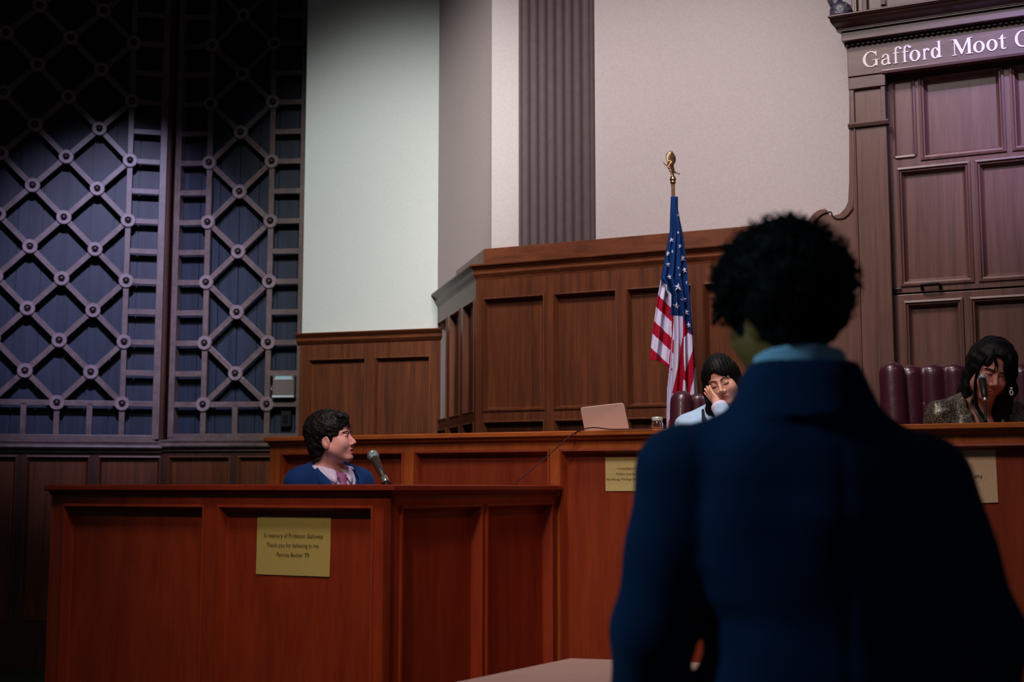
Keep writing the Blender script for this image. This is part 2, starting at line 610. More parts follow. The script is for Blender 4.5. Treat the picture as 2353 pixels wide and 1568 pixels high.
ws = thing('trim_3', '', '', Sf.p(0, 0, 0))
ws['kind'] = 'structure'
del ws['label'], ws['category']
bm = bmesh.new(); fbox(bm, Sf, sS + .06, 0, -.10, 0, zb_ - .02, zt); mk('top_board', bm, M['wains_l'], ws, bevel=.003)
bm = bmesh.new(); sweep(bm, Sf, CORN, sS - .02, 0, m1=MIT); mk('cornice', bm, M['wains_l'], ws)
sl, sr = Sf.s(1007, 850, BD), Sf.s(1088.5, 850, BD)
pit = (sr - sl + .12) / 3
scol = [(sl + k * pit, sl + k * pit + pit - .12) for k in range(3)]
holes = [(a, b, wz0, wz1) for a, b in scol] + [(a, b, PLZ + .2, vz1) for a, b in scol]
bm = bmesh.new(); board(bm, Sf, sS - .02, MIT * BD, PLZ, zc1 + .03, holes, BD, .02); mk('frame', bm, M['wains'], ws, bevel=.002)
bm = bmesh.new(); fbox(bm, Sf, sS - .02, MIT * .02, -.1, .012, PLZ - .05, zc1 + .02); mk('backing_board', bm, M['darkwood'], ws)
for z0, z1 in ((wz0, wz1), (PLZ + .2, vz1)):
    for a, b in scol:
        bm = bmesh.new(); panel(bm, Sf, a, b, z0, z1, BD, scaled(MOULD, .9)); mk('panel', bm, M['wains'], ws)

# ------------------------------------------------------------------ wainscot under the white wall
wl = thing('trim_4', '', '', Lf.p(0, 0, 0))
wl['kind'] = 'structure'
del wl['label'], wl['category']
LD = .045
zl1 = Lf.z(850, 760, .09)
zl0 = Lf.z(850, 788.5, LD)
h = zl1 - zl0
LC = [(-.02, zl1), (.094, zl1), (.098, zl1 - .03 * h), (.097, zl1 - .10 * h), (.084, zl1 - .26 * h), (.070, zl1 - .42 * h), (.068, zl1 - .54 * h),
      (.073, zl1 - .60 * h), (.072, zl1 - .67 * h), (.058, zl1 - .86 * h), (.046, zl0), (-.02, zl0)]
bm = bmesh.new(); sweep(bm, Lf, LC, Lf.s(678, 775, .09), 0.06); mk('cornice', bm, M['wains_l'], wl)
lz1 = Lf.z(775, 826, LD)
lcol = [(Lf.s(709, 900, LD), Lf.s(838, 900, LD)), (Lf.s(862, 900, LD), Lf.s(986, 900, LD))]
bm = bmesh.new(); board(bm, Lf, Lf.s(688, 850, LD), .05, .3, zl0 + .02, [(a, b, .6, lz1) for a, b in lcol], LD, .002)
mk('frame', bm, M['wains'], wl, bevel=.002)
for a, b in lcol:
    bm = bmesh.new(); panel(bm, Lf, a, b, .6, lz1, LD, scaled(MOULD, .9)); mk('panel', bm, M['wains'], wl)
bm = bmesh.new(); fbox(bm, Lf, Lf.s(688, 850, LD), .05, -.3, .003, .1, zl0); mk('backing_board', bm, M['darkwood'], wl)

# ================================================================== lattice doors
def lattice(F, name, label, colpx, zrow, ncol, sgn, sA, sB, sEnd, col_bars, zbot, ztop_rail, rung_spans, stub_s):
    t = thing(name, label, 'lattice door', F.p((sA + sB) / 2, 0, zbot), 'lattice doors of the tall opening')
    return t


BW = .041


def bar(bm, F, a, b, w, d0, d1):
    """flat bar between two (s,z) points"""
    ds, dz = b[0] - a[0], b[1] - a[1]
    L = math.hypot(ds, dz)
    px, pz = -dz / L * w / 2, ds / L * w / 2
    poly_ex(bm, F, [(a[0] - px, a[1] - pz), (b[0] - px, b[1] - pz), (b[0] + px, b[1] + pz), (a[0] + px, a[1] + pz)], d0, d1)


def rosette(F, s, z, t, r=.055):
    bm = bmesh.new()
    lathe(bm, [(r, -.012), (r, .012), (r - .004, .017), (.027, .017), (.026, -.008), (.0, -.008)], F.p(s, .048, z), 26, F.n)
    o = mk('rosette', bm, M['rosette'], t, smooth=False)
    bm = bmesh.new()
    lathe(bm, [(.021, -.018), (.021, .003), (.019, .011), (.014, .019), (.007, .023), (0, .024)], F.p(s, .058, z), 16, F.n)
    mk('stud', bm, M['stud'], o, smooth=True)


def planks(bm, F, s0, s1, d0, d1, z0, z1, w=.165):
    n = max(1, round((s1 - s0) / w))
    w = (s1 - s0) / n
    for k in range(n):
        fbox(bm, F, s0 + k * w + .003, s0 + (k + 1) * w - .003, d0, d1, z0, z1)
    fbox(bm, F, s0, s1, d0 - .01, d0 + .006, z0, z1)


ZLT = 5.55
# --- right leaf
gz0, gz6 = GR.z(488, 104.5, .05), GR.z(467.4, 930, .05)
stz = (gz0 - gz6) / 6
gA, gM, gB = GR.s(477.6, 508, .05), GR.s(550, 474, .05), GR.s(622, 507, .05)
zr_bot = GR.z(520, 997, .05)
fl, fr = GR.s(406, 508, .05), GR.s(694, 508, .05)
g1 = thing('lattice_door', 'dark timber lattice door with studded rosettes beside the white wall', 'lattice door', GR.p((fl + fr) / 2, 0, zr_bot), 'lattice doors of the tall opening')
bm = bmesh.new()
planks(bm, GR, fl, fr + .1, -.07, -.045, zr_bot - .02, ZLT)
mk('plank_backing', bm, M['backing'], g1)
bm = bmesh.new()
fbox(bm, GR, fl - .022, fl + .022, -.04, .06, zr_bot - .03, ZLT)
fbox(bm, GR, fr - .022, fr + .03, -.04, .05, zr_bot - .03, ZLT)
fbox(bm, GR, fl - .022, fr + .03, -.04, .055, zr_bot - .045, zr_bot)
mk('frame', bm, M['lattice'], g1, bevel=.003)
bm = bmesh.new()
nodes = []
zA = [gz6 + k * stz for k in range(11) if gz6 + k * stz < ZLT]
zM = [z + stz / 2 for z in zA]
fbox(bm, GR, gA - BW / 2, gA + BW / 2, .02, .05, zr_bot, ZLT)
fbox(bm, GR, gB - BW / 2, gB + BW / 2, .02, .05, zr_bot, ZLT)
for k, z in enumerate(zA):
    nodes += [(gA, z), (gB, z), (gM, z + stz / 2)]
    for zz in (z, z + stz / 2):
        fbox(bm, GR, fl, gA, .022, .048, zz - BW / 2, zz + BW / 2)
        fbox(bm, GR, gB, fr, .022, .048, zz - BW / 2, zz + BW / 2)
    for sx in (gA, gB):
        bar(bm, GR, (sx, z), (gM, z + stz / 2), BW, .022, .048)
        if k + 1 < len(zA):
            bar(bm, GR, (gM, z + stz / 2), (sx, z + stz), BW, .022, .048)
fbox(bm, GR, gA, gB, .022, .048, gz6 - BW / 2, gz6 + BW / 2)
fbox(bm, GR, gM - BW / 2, gM + BW / 2, .022, .048, zr_bot, gz6)
mk('lattice_bars', bm, M['lattice'], g1, bevel=.002)
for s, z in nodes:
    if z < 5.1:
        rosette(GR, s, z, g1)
# --- left leaf
lz0, lz6 = GL.z(308, 98, .05), GL.z(280, 928, .05)
stl = (lz0 - lz6) / 6
c0 = GL.s(294.5, 505, .05)
cw = (c0 - GL.s(72, 495, .05)) / 3
zl_bot = GL.z(250, 1000, .05)
ll = GL.s(371.5, 505, .05)
g2 = thing('lattice_door', 'timber lattice door lit violet, farther from the white wall', 'lattice door', GL.p(ll - .8, 0, zl_bot), 'lattice doors of the tall opening')
lend = c0 - 6 * cw - .1
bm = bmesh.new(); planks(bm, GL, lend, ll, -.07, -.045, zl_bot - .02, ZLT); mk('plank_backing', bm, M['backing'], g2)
bm = bmesh.new()
fbox(bm, GL, ll - .026, ll + .026, -.04, .06, zl_bot - .03, ZLT)
fbox(bm, GL, lend, lend + .05, -.04, .06, zl_bot - .03, ZLT)
fbox(bm, GL, lend, ll, -.04, .055, zl_bot - .045, zl_bot)
mk('frame', bm, M['lattice'], g2, bevel=.003)
bm = bmesh.new()
fbox(bm, GL, c0 - BW / 2, c0 + BW / 2, .02, .05, zl_bot, ZLT)
nodes = []
zA = [lz6 + k * stl for k in range(11) if lz6 + k * stl < ZLT]
for k, z in enumerate(zA):
    for zz in (z, z + stl / 2):
        fbox(bm, GL, c0, ll, .022, .048, zz - BW / 2, zz + BW / 2)
    for c in range(7):
        zz = z + (stl / 2 if c % 2 else 0)
        nodes.append((c0 - c * cw, zz))
        if c < 6:
            nz = z + (0 if c % 2 else stl / 2)
            up = [nz, nz + stl] if c % 2 else [nz - stl, nz]
            for q_ in up:
                if q_ > lz6 - .01 or False:
                    bar(bm, GL, (c0 - c * cw, zz), (c0 - (c + 1) * cw, q_), BW, .022, .048)
fbox(bm, GL, c0 - 6 * cw, c0, .022, .048, lz6 - BW / 2, lz6 + BW / 2)
for c in range(1, 7):
    fbox(bm, GL, c0 - c * cw - BW / 2, c0 - c * cw + BW / 2, .022, .048, zl_bot, lz6)
mk('lattice_bars', bm, M['lattice'], g2, bevel=.002)
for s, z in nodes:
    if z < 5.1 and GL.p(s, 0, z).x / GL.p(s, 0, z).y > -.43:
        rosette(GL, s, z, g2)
# --- post between the leaves, sill mouldings and low panelling below
bm = bmesh.new()
q0 = GR.p(0, .0, 0)
tube(bm, [(q0.x + .0, q0.y - .045, zr_bot - .04), (q0.x, q0.y - .045, ZLT)], .024, 12)
wbox(bm, q0.x - .012, q0.x + .012, q0.y - .04, q0.y + .10, zr_bot - .04, ZLT)
struct(mk('trim_5', bm, M['darkwood'], smooth=False))
for i, (F, a, b) in enumerate(((GR, 0.0, GR.s(700, 1010)), (GL, GL.s(-160, 1010), 0.0))):
    zz = (zr_bot if F is GR else zl_bot) - .045
    t = thing('trim_%d' % (6 + i), '', '', F.p((a + b) / 2, 0, 0)); t['kind'] = 'structure'; del t['label'], t['category']
    bm = bmesh.new()
    sweep(bm, F, [(-.1, zz), (.075, zz), (.082, zz - .008), (.075, zz - .018), (.07, zz - .022), (.095, zz - .036), (.10, zz - .046), (.092, zz - .056),
                  (.07, zz - .062), (.06, zz - .085), (-.1, zz - .085)], a, b)
    mk('sill', bm, M['lattice'], t)
    pz = F.z(460 if F is GR else 290, 1051, .04)
    if F is GR:
        pc_ = [(F.s(388, 1080, .04), F.s(526, 1080, .04)), (F.s(548, 1080, .04), F.s(690, 1080, .04))]
    else:
        w_ = F.s(366, 1080, .04) - F.s(228, 1080, .04)
        g_ = F.s(228, 1080, .04) - F.s(203, 1080, .04)
        pc_ = [(F.s(228, 1080, .04) - k * (w_ + g_), F.s(366, 1080, .04) - k * (w_ + g_)) for k in range(3)]
    bm = bmesh.new(); board(bm, F, a, b, 0.0, zz - .07, [(x, y, .35, pz) for x, y in pc_], .04, .0); mk('frame', bm, M['darkwood'], t, bevel=.002)
    bm = bmesh.new(); fbox(bm, F, a, b, -.12, -.0, 0.0, zz - .02); mk('backing_board', bm, M['darkwood'], t)
    for x, y in pc_:
        bm = bmesh.new(); panel(bm, F, x, y, .35, pz, .04); mk('panel', bm, M['wains'], t)

# small box hung on the lattice door's frame side, and the dark plate under it
sx0, sx1 = GR.s(627, 890, .09), GR.s(676, 890, .09)
bz1, bz0 = GR.z(650, 862, .09), GR.z(650, 915.5, .09)
nb = thing('wall_box', 'small beige box with pale label strips on the lattice door', 'wall box', GR.p((sx0 + sx1) / 2, .05, bz0))
bm = bmesh.new(); fbox(bm, GR, sx0, sx1, .045, .10, bz0, bz1); mk('body', bm, M['beige'], nb, bevel=.004)
hh = bz1 - bz0
bm = bmesh.new(); fbox(bm, GR, sx0 + .014, sx1 - .009, .10, .102, bz1 - .20 * hh, bz1 - .145 * hh); mk('label_strip', bm, M['label_white'], nb)
bm = bmesh.new(); fbox(bm, GR, sx0 + .022, sx1 - .016, .10, .103, bz1 - .16 * hh, bz1 - .06 * hh); mk('label_strip', bm, M['label_blue'], nb)
bm = bmesh.new(); fbox(bm, GR, sx0 - .002, sx1 + .001, .10, .104, bz0 + .035 * hh, bz0 + .115 * hh); mk('label_strip', bm, M['label_white'], nb)
bm = bmesh.new(); tube(bm, smooth_pts([GR.p(sx0, .07, bz0 + .5 * hh), GR.p(sx0 - .018, .07, bz0 + .5 * hh), GR.p(sx0 - .018, .07, bz0 + .4 * hh), GR.p(sx0, .07, bz0 + .38 * hh)], 5), .004, 6)
mk('hook', bm, M['silver'], nb, smooth=True)
s0, s1 = GR.s(649, 965, -.04), GR.s(672, 965, -.04)
z1_, z0_ = GR.z(660, 946, -.04), GR.z(660, 982, -.04)
t = thing('wall_plate', 'black plate low on the lattice door under the beige box', 'socket', GR.p((s0 + s1) / 2, -.03, z0_))
bm = bmesh.new(); fbox(bm, GR, s0, s1, -.046, .012, z0_, z1_); mk('plate', bm, M['black'], t, bevel=.004)
bm = bmesh.new(); fbox(bm, GR, s0 + .02, s1 - .02, .012, .018, z0_ + .03, z1_ - .03); mk('rocker', bm, M['iron'], t, bevel=.003)
# ================================================================== judges' bench
dl = D.s(620, 1040); dr = D.s(2900, 970)
jb = thing('judges_bench', 'long orange-brown panelled judges bench with a flat worktop', 'bench', D.p((dl + dr) / 2, -.3, 0))
bm = bmesh.new()
sweep(bm, D, [(-.38, ZT), (.031, ZT), (.035, ZT - .004), (.035, ZT - .020), (.028, ZT - .026), (-.38, ZT - .026)], dl - .012, dr)
mk('worktop', bm, M['dais_l'], jb)
pz1 = D.z(1100, 1039.5)
pz0 = .25
pe = [(649, 925), (956, 1260), (1291, 1622), (1656, 2010), (2048, 2440)]
hol = [(D.s(a, 1050), D.s(b, 1050), pz0, pz1) for a, b in pe]
bm = bmesh.new()
board(bm, D, dl, dr, 0.0, ZT - .026, hol, 0.0, -.03)
mk('frame', bm, M['dais'], jb, bevel=.002)
bm = bmesh.new(); sweep(bm, D, [(-.02, ZT - .026), (.022, ZT - .026), (.018, ZT - .036), (.006, ZT - .042), (-.02, ZT - .042)], dl, dr); mk('under_moulding', bm, M['dais_l'], jb)
for a, b, z0, z1 in hol:
    bm = bmesh.new(); panel(bm, D, a, b, z0, z1, 0, MOULD); mk('panel', bm, M['dais_p'], jb)
bm = bmesh.new(); fbox(bm, D, dl, dl + .03, -.37, -.03, 0, ZT - .026); mk('end_panel', bm, M['dais'], jb)
bm = bmesh.new(); fbox(bm, D, dl + .03, dr, -.075, -.04, 0, ZT - .03); mk('inner_board', bm, M['darkwood'], jb)

# ================================================================== witness stand
ZW = A.z(898, 1113.5, .03)
sA = A.s(118, 1150)
sB = B.s(1279, 1150)
wst = thing('witness_stand', 'red-brown panelled witness stand with the seated boy inside', 'witness stand', A.p(sA / 2, -.4, 0))
LIP = [(-.14, ZW), (.028, ZW), (.032, ZW - .004), (.032, ZW - .019), (.026, ZW - .023), (-.14, ZW - .023)]
bm = bmesh.new(); sweep(bm, A, LIP, sA - .01, 0, m1=1.0); mk('ledge', bm, M['witness_l'], wst)
bm = bmesh.new(); sweep(bm, B, [(d, z - .0005) for d, z in LIP], 0, sB, m0=1.0); mk('ledge', bm, M['witness_l'], wst)
UM = [(-.02, ZW - .023), (.016, ZW - .023), (.012, ZW - .032), (.004, ZW - .038), (-.02, ZW - .038)]
bm = bmesh.new(); sweep(bm, A, UM, sA, 0, m1=1.0); sweep(bm, B, UM, 0, sB, m0=1.0); mk('under_moulding', bm, M['witness_l'], wst)
az1 = A.z(640, 1166)
ah = [(A.s(149, 1180), A.s(468, 1180), .22, az1), (A.s(504, 1180), A.s(855, 1180), .22, az1)]
bm = bmesh.new(); board(bm, A, sA, 0, 0, ZW - .023, ah, 0, -.03); mk('front_frame', bm, M['witness'], wst, bevel=.002)
bz1_ = B.z(1010, 1166)
bz0_ = .22
bh = [(B.s(922, 1180), B.s(1105, 1180), bz0_, bz1_), (B.s(1118, 1180), B.s(1266, 1180), bz0_, bz1_)]
bm = bmesh.new(); board(bm, B, 0, sB, 0, ZW - .023, bh, 0, -.03); mk('side_frame', bm, M['witness'], wst, bevel=.002)
for a, b, z0, z1 in ah:
    bm = bmesh.new(); panel(bm, A, a, b, z0, z1, 0, MOULD); mk('front_panel', bm, M['witness'], wst)
for a, b, z0, z1 in bh:
    bm = bmesh.new(); panel(bm, B, a, b, z0, z1, 0, MOULD); mk('side_panel', bm, M['witness'], wst)
bm = bmesh.new(); fbox(bm, A, sA, -.04, -.07, -.04, 0, ZW - .03); mk('inner_board', bm, M['darkwood'], wst)
bm = bmesh.new(); fbox(bm, B, .04, sB, -.07, -.04, 0, ZW - .03); mk('inner_board', bm, M['darkwood'], wst)
bm = bmesh.new(); fbox(bm, A, sA, -.08, -1.30, -.08, 0, .45); mk('raised_floor', bm, M['floor'], wst)
bm = bmesh.new(); fbox(bm, A, sA, sA + .03, -1.30, -.03, 0, ZW - .04); mk('end_panel', bm, M['witness'], wst)


# ------------------------------------------------------------------ paper notices
def text_mesh(bm_target, F, txt, s_mid, z, size, d):
    cu = bpy.data.curves.new('lettering', 'FONT')
    cu.body = txt
    cu.size = size
    cu.align_x = 'CENTER'
    cu.resolution_u = 2
    o = bpy.data.objects.new('lettering', cu)
    C.objects.link(o)
    dg = bpy.context.evaluated_depsgraph_get()
    me = bpy.data.meshes.new_from_object(o.evaluated_get(dg))
    bpy.data.objects.remove(o)
    off = len(bm_target.verts)
    vs = [bm_target.verts.new(F.p(s_mid + v.co.x * .88, d, z + v.co.y)) for v in me.vertices]
    for p in me.polygons:
        try:
            bm_target.faces.new([vs[i] for i in p.vertices])
        except ValueError:
            pass
    bpy.data.meshes.remove(me)


def notice(F, px, d, lines, mat, ink, label, size):
    """px: corners tl, tr, br, bl"""
    c = [F.hit(x, y, d) for x, y in px]
    ctr = F.p(sum(a for a, b in c) / 4, d, min(b for a, b in c))
    t = thing('paper_notice', label, 'notice', ctr, 'paper notices taped to the panelling')
    bm = bmesh.new()
    n = 8
    V = {}
    for i in range(n + 1):
        for j in range(n + 1):
            u, v = i / n, j / n
            s = (c[0][0] * (1 - u) + c[1][0] * u) * (1 - v) + (c[3][0] * (1 - u) + c[2][0] * u) * v
            z = (c[0][1] * (1 - u) + c[1][1] * u) * (1 - v) + (c[3][1] * (1 - u) + c[2][1] * u) * v
            V[i, j] = bm.verts.new(F.p(s, d + .0012 + .0025 * (v ** 3) * (.4 + u * .6), z))
    for i in range(n):
        for j in range(n):
            bm.faces.new([V[i, j], V[i, j + 1], V[i + 1, j + 1], V[i + 1, j]])
    o = mk('sheet', bm, mat, t)
    so = o.modifiers.new('thickness', 'SOLIDIFY')
    so.thickness = .0006
    for (tx, x, y) in lines:
        bm = bmesh.new()
        s, z = F.hit(x, y, d)
        text_mesh(bm, F, tx, s, z, size, d + .0042)
        mk('text_line', bm, ink, t)
    return t


dP = -.0336
notice(A, [(592, 1187), (761, 1189), (758.5, 1326), (589, 1320)], dP,
       [('In memory of Professor Galloway', 675, 1236), ('Thank you for believing in me.', 674, 1258), ("Patricia Becker '79", 674, 1280)],
       M['paper_y'], M['ink'], 'yellow paper notice taped to the front of the red-brown witness stand', .0212)
notice(D, [(1391, 1052), (1514, 1050), (1514, 1129), (1392, 1129)], dP,
       [('In Loving Memory of', 1442, 1079), ('Professor Irene Hart', 1440, 1091.5), ("Mara Manning, '77 & Roger Manning, '79", 1438, 1104)],
       M['paper_y2'], M['ink'], 'pale yellow notice on the judges bench panel below the laptop', .0125)
notice(D, [(2100, 1040), (2287, 1032.5), (2294, 1155), (2105, 1162)], dP,
       [('why', 2248, 1099)], M['paper_t'], M['ink_d'], 'tan paper notice on the judges bench below the judge with the microphone', .022)

# ================================================================== table corner in front of the bench
tz = .76
P1, P2 = at_z(1310, 1513, tz), at_z(1045, 1568, tz)
P3 = at_z(1432, 1517, tz)
dirL = (P2 - P1).normalized()
dirB = (P3 - P1).normalized()
Q1 = P1; Q2 = P1 + dirL * 1.35; Q4 = P1 + dirB * 1.05; Q3 = Q4 + dirL * 1.15
tb = thing('table', 'pale laminate table standing before the judges bench beside the suited man', 'table', ((Q1.x + Q3.x) / 2, (Q1.y + Q3.y) / 2, 0))
bm = bmesh.new()
v0 = [bm.verts.new((p.x, p.y, tz)) for p in (Q1, Q2, Q3, Q4)]
v1 = [bm.verts.new((p.x, p.y, tz - .03)) for p in (Q1, Q2, Q3, Q4)]
bm.faces.new(v0); bm.faces.new(v1[::-1])
for i in range(4):
    bm.faces.new([v0[i], v1[i], v1[(i + 1) % 4], v0[(i + 1) % 4]])
mk('table_top', bm, M['table'], tb, bevel=.004)
ctr = (Q1 + Q2 + Q3 + Q4) / 4
for p in (Q1, Q2, Q3, Q4):
    l = p + (ctr - p) * .12
    bm = bmesh.new(); tube(bm, [(l.x, l.y, 0), (l.x, l.y, tz - .03)], [.016, .022], 12); mk('leg', bm, M['black'], tb, smooth=True)

# ================================================================== canopy backdrop of the judge's seat
cn = thing('wood_backdrop', 'tall carved wood backdrop with white lettering behind the judge', 'backdrop', Kf.p(Kf.s(2200, 500), 0, 0))
KR = Kf.s(2353, 300) + 1.1
DR = -.07                                   # plane of the door panels, behind the pilaster
zfr1, zfr0 = Kf.z(1951, 110), Kf.z(1951, 180)
# lower/upper levels measured on the front plane
zcap = Kf.z(1990, 203)
xl = Kf.s(1955, 300); xr = Kf.s(2037, 300)
zbase = PLZ
# side bracket board with the scroll
br = [(1951, 180), (1951, 415), (1948.5, 464), (1942, 478), (1930, 490.5), (1917, 494), (1906, 492), (1899.5, 486), (1898, 481), (1894, 479), (1886, 480.5),
      (1876, 485), (1866, 494), (1857, 506), (1850, 525), (1846, 560), (1844, 620), (1850, 700), (1862, 900)]
pts = [Kf.hit(x, y, -.06) for x, y in br]
pts[-1] = (pts[-2][0], zbase)
pts += [(xl + .02, zbase), (xl + .02, pts[0][1])]
bm = bmesh.new(); poly_ex(bm, Kf, pts[::-1], -.12, -.06); mk('scroll_bracket', bm, M['canopy'], cn, bevel=.004)
off = []
for x, y in br[1:16]:
    s, z = Kf.hit(x, y, -.06)
    off.append(Kf.p(s + .028, -.056, z - .022))
bm = bmesh.new(); tube(bm, smooth_pts(off, 4), .0045, 6); mk('scroll_bead', bm, M['darkwood'], cn, smooth=True)
# pilaster
bm = bmesh.new()
fbox(bm, Kf, xl, xr, -.12, -.008, zbase + .22, zfr0)
mk('pilaster', bm, M['canopy'], cn, bevel=.003)
zm1, zm0 = Kf.z(1995, 281), Kf.z(1995, 290)
bm = bmesh.new()
board(bm, Kf, xl, xr, zm0, zcap, [(xl + .022, xr - .022, zm1 + .005, zcap - .004)], .006, -.012)
mk('pilaster_cap_frame', bm, M['canopy_l'], cn, bevel=.002)
bm = bmesh.new(); sweep(bm, Kf, [(-.02, zm1 + .004), (.010, zm1 + .004), (.014, zm1 - .004), (.008, zm0), (-.02, zm0 - .004)], xl - .012, xr + .012); mk('pilaster_moulding', bm, M['canopy_l'], cn)
bm = bmesh.new(); fbox(bm, Kf, xl - .004, xr + .004, -.02, .012, zcap, zfr0); mk('pilaster_cap', bm, M['canopy_l'], cn, bevel=.003)
bm = bmesh.new(); tube(bm, [Kf.p(xl + .018, -.004, zbase + .25), Kf.p(xl + .018, -.004, zm0)], .006, 6); mk('pilaster_bead', bm, M['canopy'], cn)
bm = bmesh.new(); sweep(bm, Kf, [(-.1, zbase), (.03, zbase), (.03, zbase + .14), (.02, zbase + .17), (.005, zbase + .2), (-.1, zbase + .22)], xl - .02, xr + .02); mk('pilaster_base', bm, M['canopy_l'], cn)
# frieze with lettering
fl_ = Kf.s(1949, 145)
bm = bmesh.new(); fbox(bm, Kf, fl_, KR, -.1, .02, zfr0, zfr1 + .03); mk('frieze', bm, M['canopy_l'], cn, bevel=.003)
bm = bmesh.new(); sweep(bm, Kf, [(-.02, zfr0 + .014), (.0235, zfr0 + .014), (.025, zfr0 + .008), (.022, zfr0 - .004), (-.02, zfr0 - .004)], xr - .01, KR); mk('frieze_lip', bm, M['canopy_l'], cn)
# dentil course, fascia, crown
dz1 = Kf.z(1943, 98, .05)
bm = bmesh.new(); fbox(bm, Kf, fl_ - .01, KR, -.1, .035, zfr1, dz1 + .01); mk('dentil_bed', bm, M['darkwood'], cn)
s = fl_ + .0
while s < KR - .03:
    s += .0265
bm = bmesh.new()
k = 0
while fl_ + k * .0265 < KR - .03:
    a = fl_ + k * .0265
    fbox(bm, Kf, a, a + .012, .03, .042, dz1 - .016, dz1 + .002)
    k += 1
mk('dentil_course', bm, M['darkwood'], cn)
fz1 = Kf.z(1935, 75, .07)
bm = bmesh.new(); fbox(bm, Kf, Kf.s(1934, 90, .07), KR, -.1, .075, dz1, fz1); mk('fascia', bm, M['canopy_l'], cn, bevel=.003)
cz0 = fz1
cz1 = Kf.z(1899, 39, .16)
hh = cz1 - cz0
CR = [(-.1, cz1), (.175, cz1), (.18, cz1 - .004), (.18, cz1 - .13 * hh), (.172, cz1 - .2 * hh), (.16, cz1 - .24 * hh), (.155, cz1 - .4 * hh), (.14, cz1 - .55 * hh), (.11, cz1 - .70 * hh),
      (.095, cz1 - .82 * hh), (.095, cz1 - .88 * hh), (.09, cz1 - .90 * hh), (.09, cz0), (-.1, cz0)]
bm = bmesh.new(); sweep(bm, Kf, CR, Kf.s(1937, 80, .07), KR, m0=.30); mk('crown_moulding', bm, M['canopy_l'], cn)
# carved work over the crown
bm = bmesh.new()
a0 = Kf.s(1958, 5, .0)
fbox(bm, Kf, a0, KR, -.1, .02, cz1, cz1 + .55)
mk('attic_board', bm, M['canopy_l'], cn, bevel=.004)
for (x0, x1) in ((1964, 1970), (1982, 1994)):
    bm = bmesh.new(); fbox(bm, Kf, Kf.s(x0, 10, .03), Kf.s(x1, 10, .03), .015, .05, cz1 + .01, cz1 + .5); mk('attic_strip', bm, M['darkwood'] if x0 > 1975 else M['canopy_l'], cn, bevel=.003)
bm = bmesh.new()
sx = Kf.s(2030, 8, .03)
for k in range(12):
    fbox(bm, Kf, sx - .012, sx + .010, .015, .04, cz1 + .03 + k * .035, cz1 + .052 + k * .035)
fbox(bm, Kf, sx - .016, sx + .016, .01, .026, cz1 + .022, cz1 + .46)
mk('carved_strip', bm, M['darkwood'], cn)
bm = bmesh.new(); fbox(bm, Kf, Kf.s(2056, 0, .03), Kf.s(2330, 0, .03), .015, .03, cz1 + .105, cz1 + .5); mk('attic_panel', bm, M['darkwood'], cn, bevel=.006)
# scroll at the end: a turned volute with leaves
bm = bmesh.new()
vc = Kf.p(Kf.s(1933, 2, .03), .03, cz1 + .052)
lathe(bm, [(0, -.05), (.045, -.05), (.056, -.03), (.052, 0), (.056, .03), (.045, .05), (.02, .055), (0, .056)], vc, 20, Kf.n)
for k in range(9):
    th = 2 * math.pi * k / 9
    c_ = vc + Kf.u * (.045 * math.cos(th)) + Vector((0, 0, .045 * math.sin(th)))
    lathe(bm, [(0, -.045), (.010, -.035), (.016, 0), (.010, .04), (0, .058)], c_, 8, Kf.n)
tube(bm, smooth_pts([vc + Kf.u * -.02 + Vector((0, 0, .04)), vc + Kf.u * -.045 + Vector((0, 0, .12)), vc + Kf.u * -.02 + Vector((0, 0, .22)), vc + Kf.u * .02 + Vector((0, 0, .3))], 5), [.034] * 15 + [.02], 10)
mk('carved_scroll', bm, M['carved'], cn, smooth=True)


# door panels
def kz(px, py): return Kf.z(px, py, DR)
def ks(px, py): return Kf.s(px, py, DR)


zu1, zu0 = kz(2210, 170), kz(2210, 353)
zq1, zq0 = kz(2145, 385), kz(2150, 648)
zv1 = kz(2144, 695)
h1 = [(ks(2057, 270), ks(2098, 270), kz(2075, 183), kz(2080, 364)), (ks(2120, 270), ks(2302, 250), zu0, zu1), (ks(2330, 250), ks(2330, 250) + (ks(2302, 250) - ks(2120, 270)), zu0, zu1)]
w2 = ks(2227, 510) - ks(2071, 510)
g2_ = ks(2252, 510) - ks(2227, 510)
h2 = [(ks(2071, 510) + k * (w2 + g2_), ks(2071, 510) + k * (w2 + g2_) + w2, zq0, zq1) for k in range(4)]
w3 = ks(2208, 750) - ks(2085, 750)
h3 = [(ks(2085, 750), ks(2208, 750), zbase + .25, zv1), (ks(2237, 750), ks(2237, 750) + 2 * w3, zbase + .25, zv1)]
zsp = kz(2100, 674)
# upper leaf and lower leaf are separate boards
holes_up = h1 + h2
bm = bmesh.new(); board(bm, Kf, xr - .01, KR, zsp + .004, zfr0 + .01, holes_up, DR, DR - .04); mk('upper_door_frame', bm, M['canopy'], cn, bevel=.002)
bm = bmesh.new(); board(bm, Kf, xr - .01, KR, zbase, zsp - .004, h3, DR - .003, DR - .04); mk('lower_door_frame', bm, M['canopy'], cn, bevel=.002)
KM = [(-.016, 0.0), (-.014, .008), (-.004, .010), (.002, .001), (.008, .000), (.012, -.014), (.020, -.026), (.026, -.030)]
for a, b, z0, z1 in h1 + h2 + h3:
    bm = bmesh.new(); panel(bm, Kf, a, b, z0, z1, DR, KM); mk('panel', bm, M['canopy'], cn)
bm = bmesh.new(); fbox(bm, Kf, xl, KR, -.20, DR - .045, zbase, cz1 + .4); mk('backing_board', bm, M['darkwood'], cn)
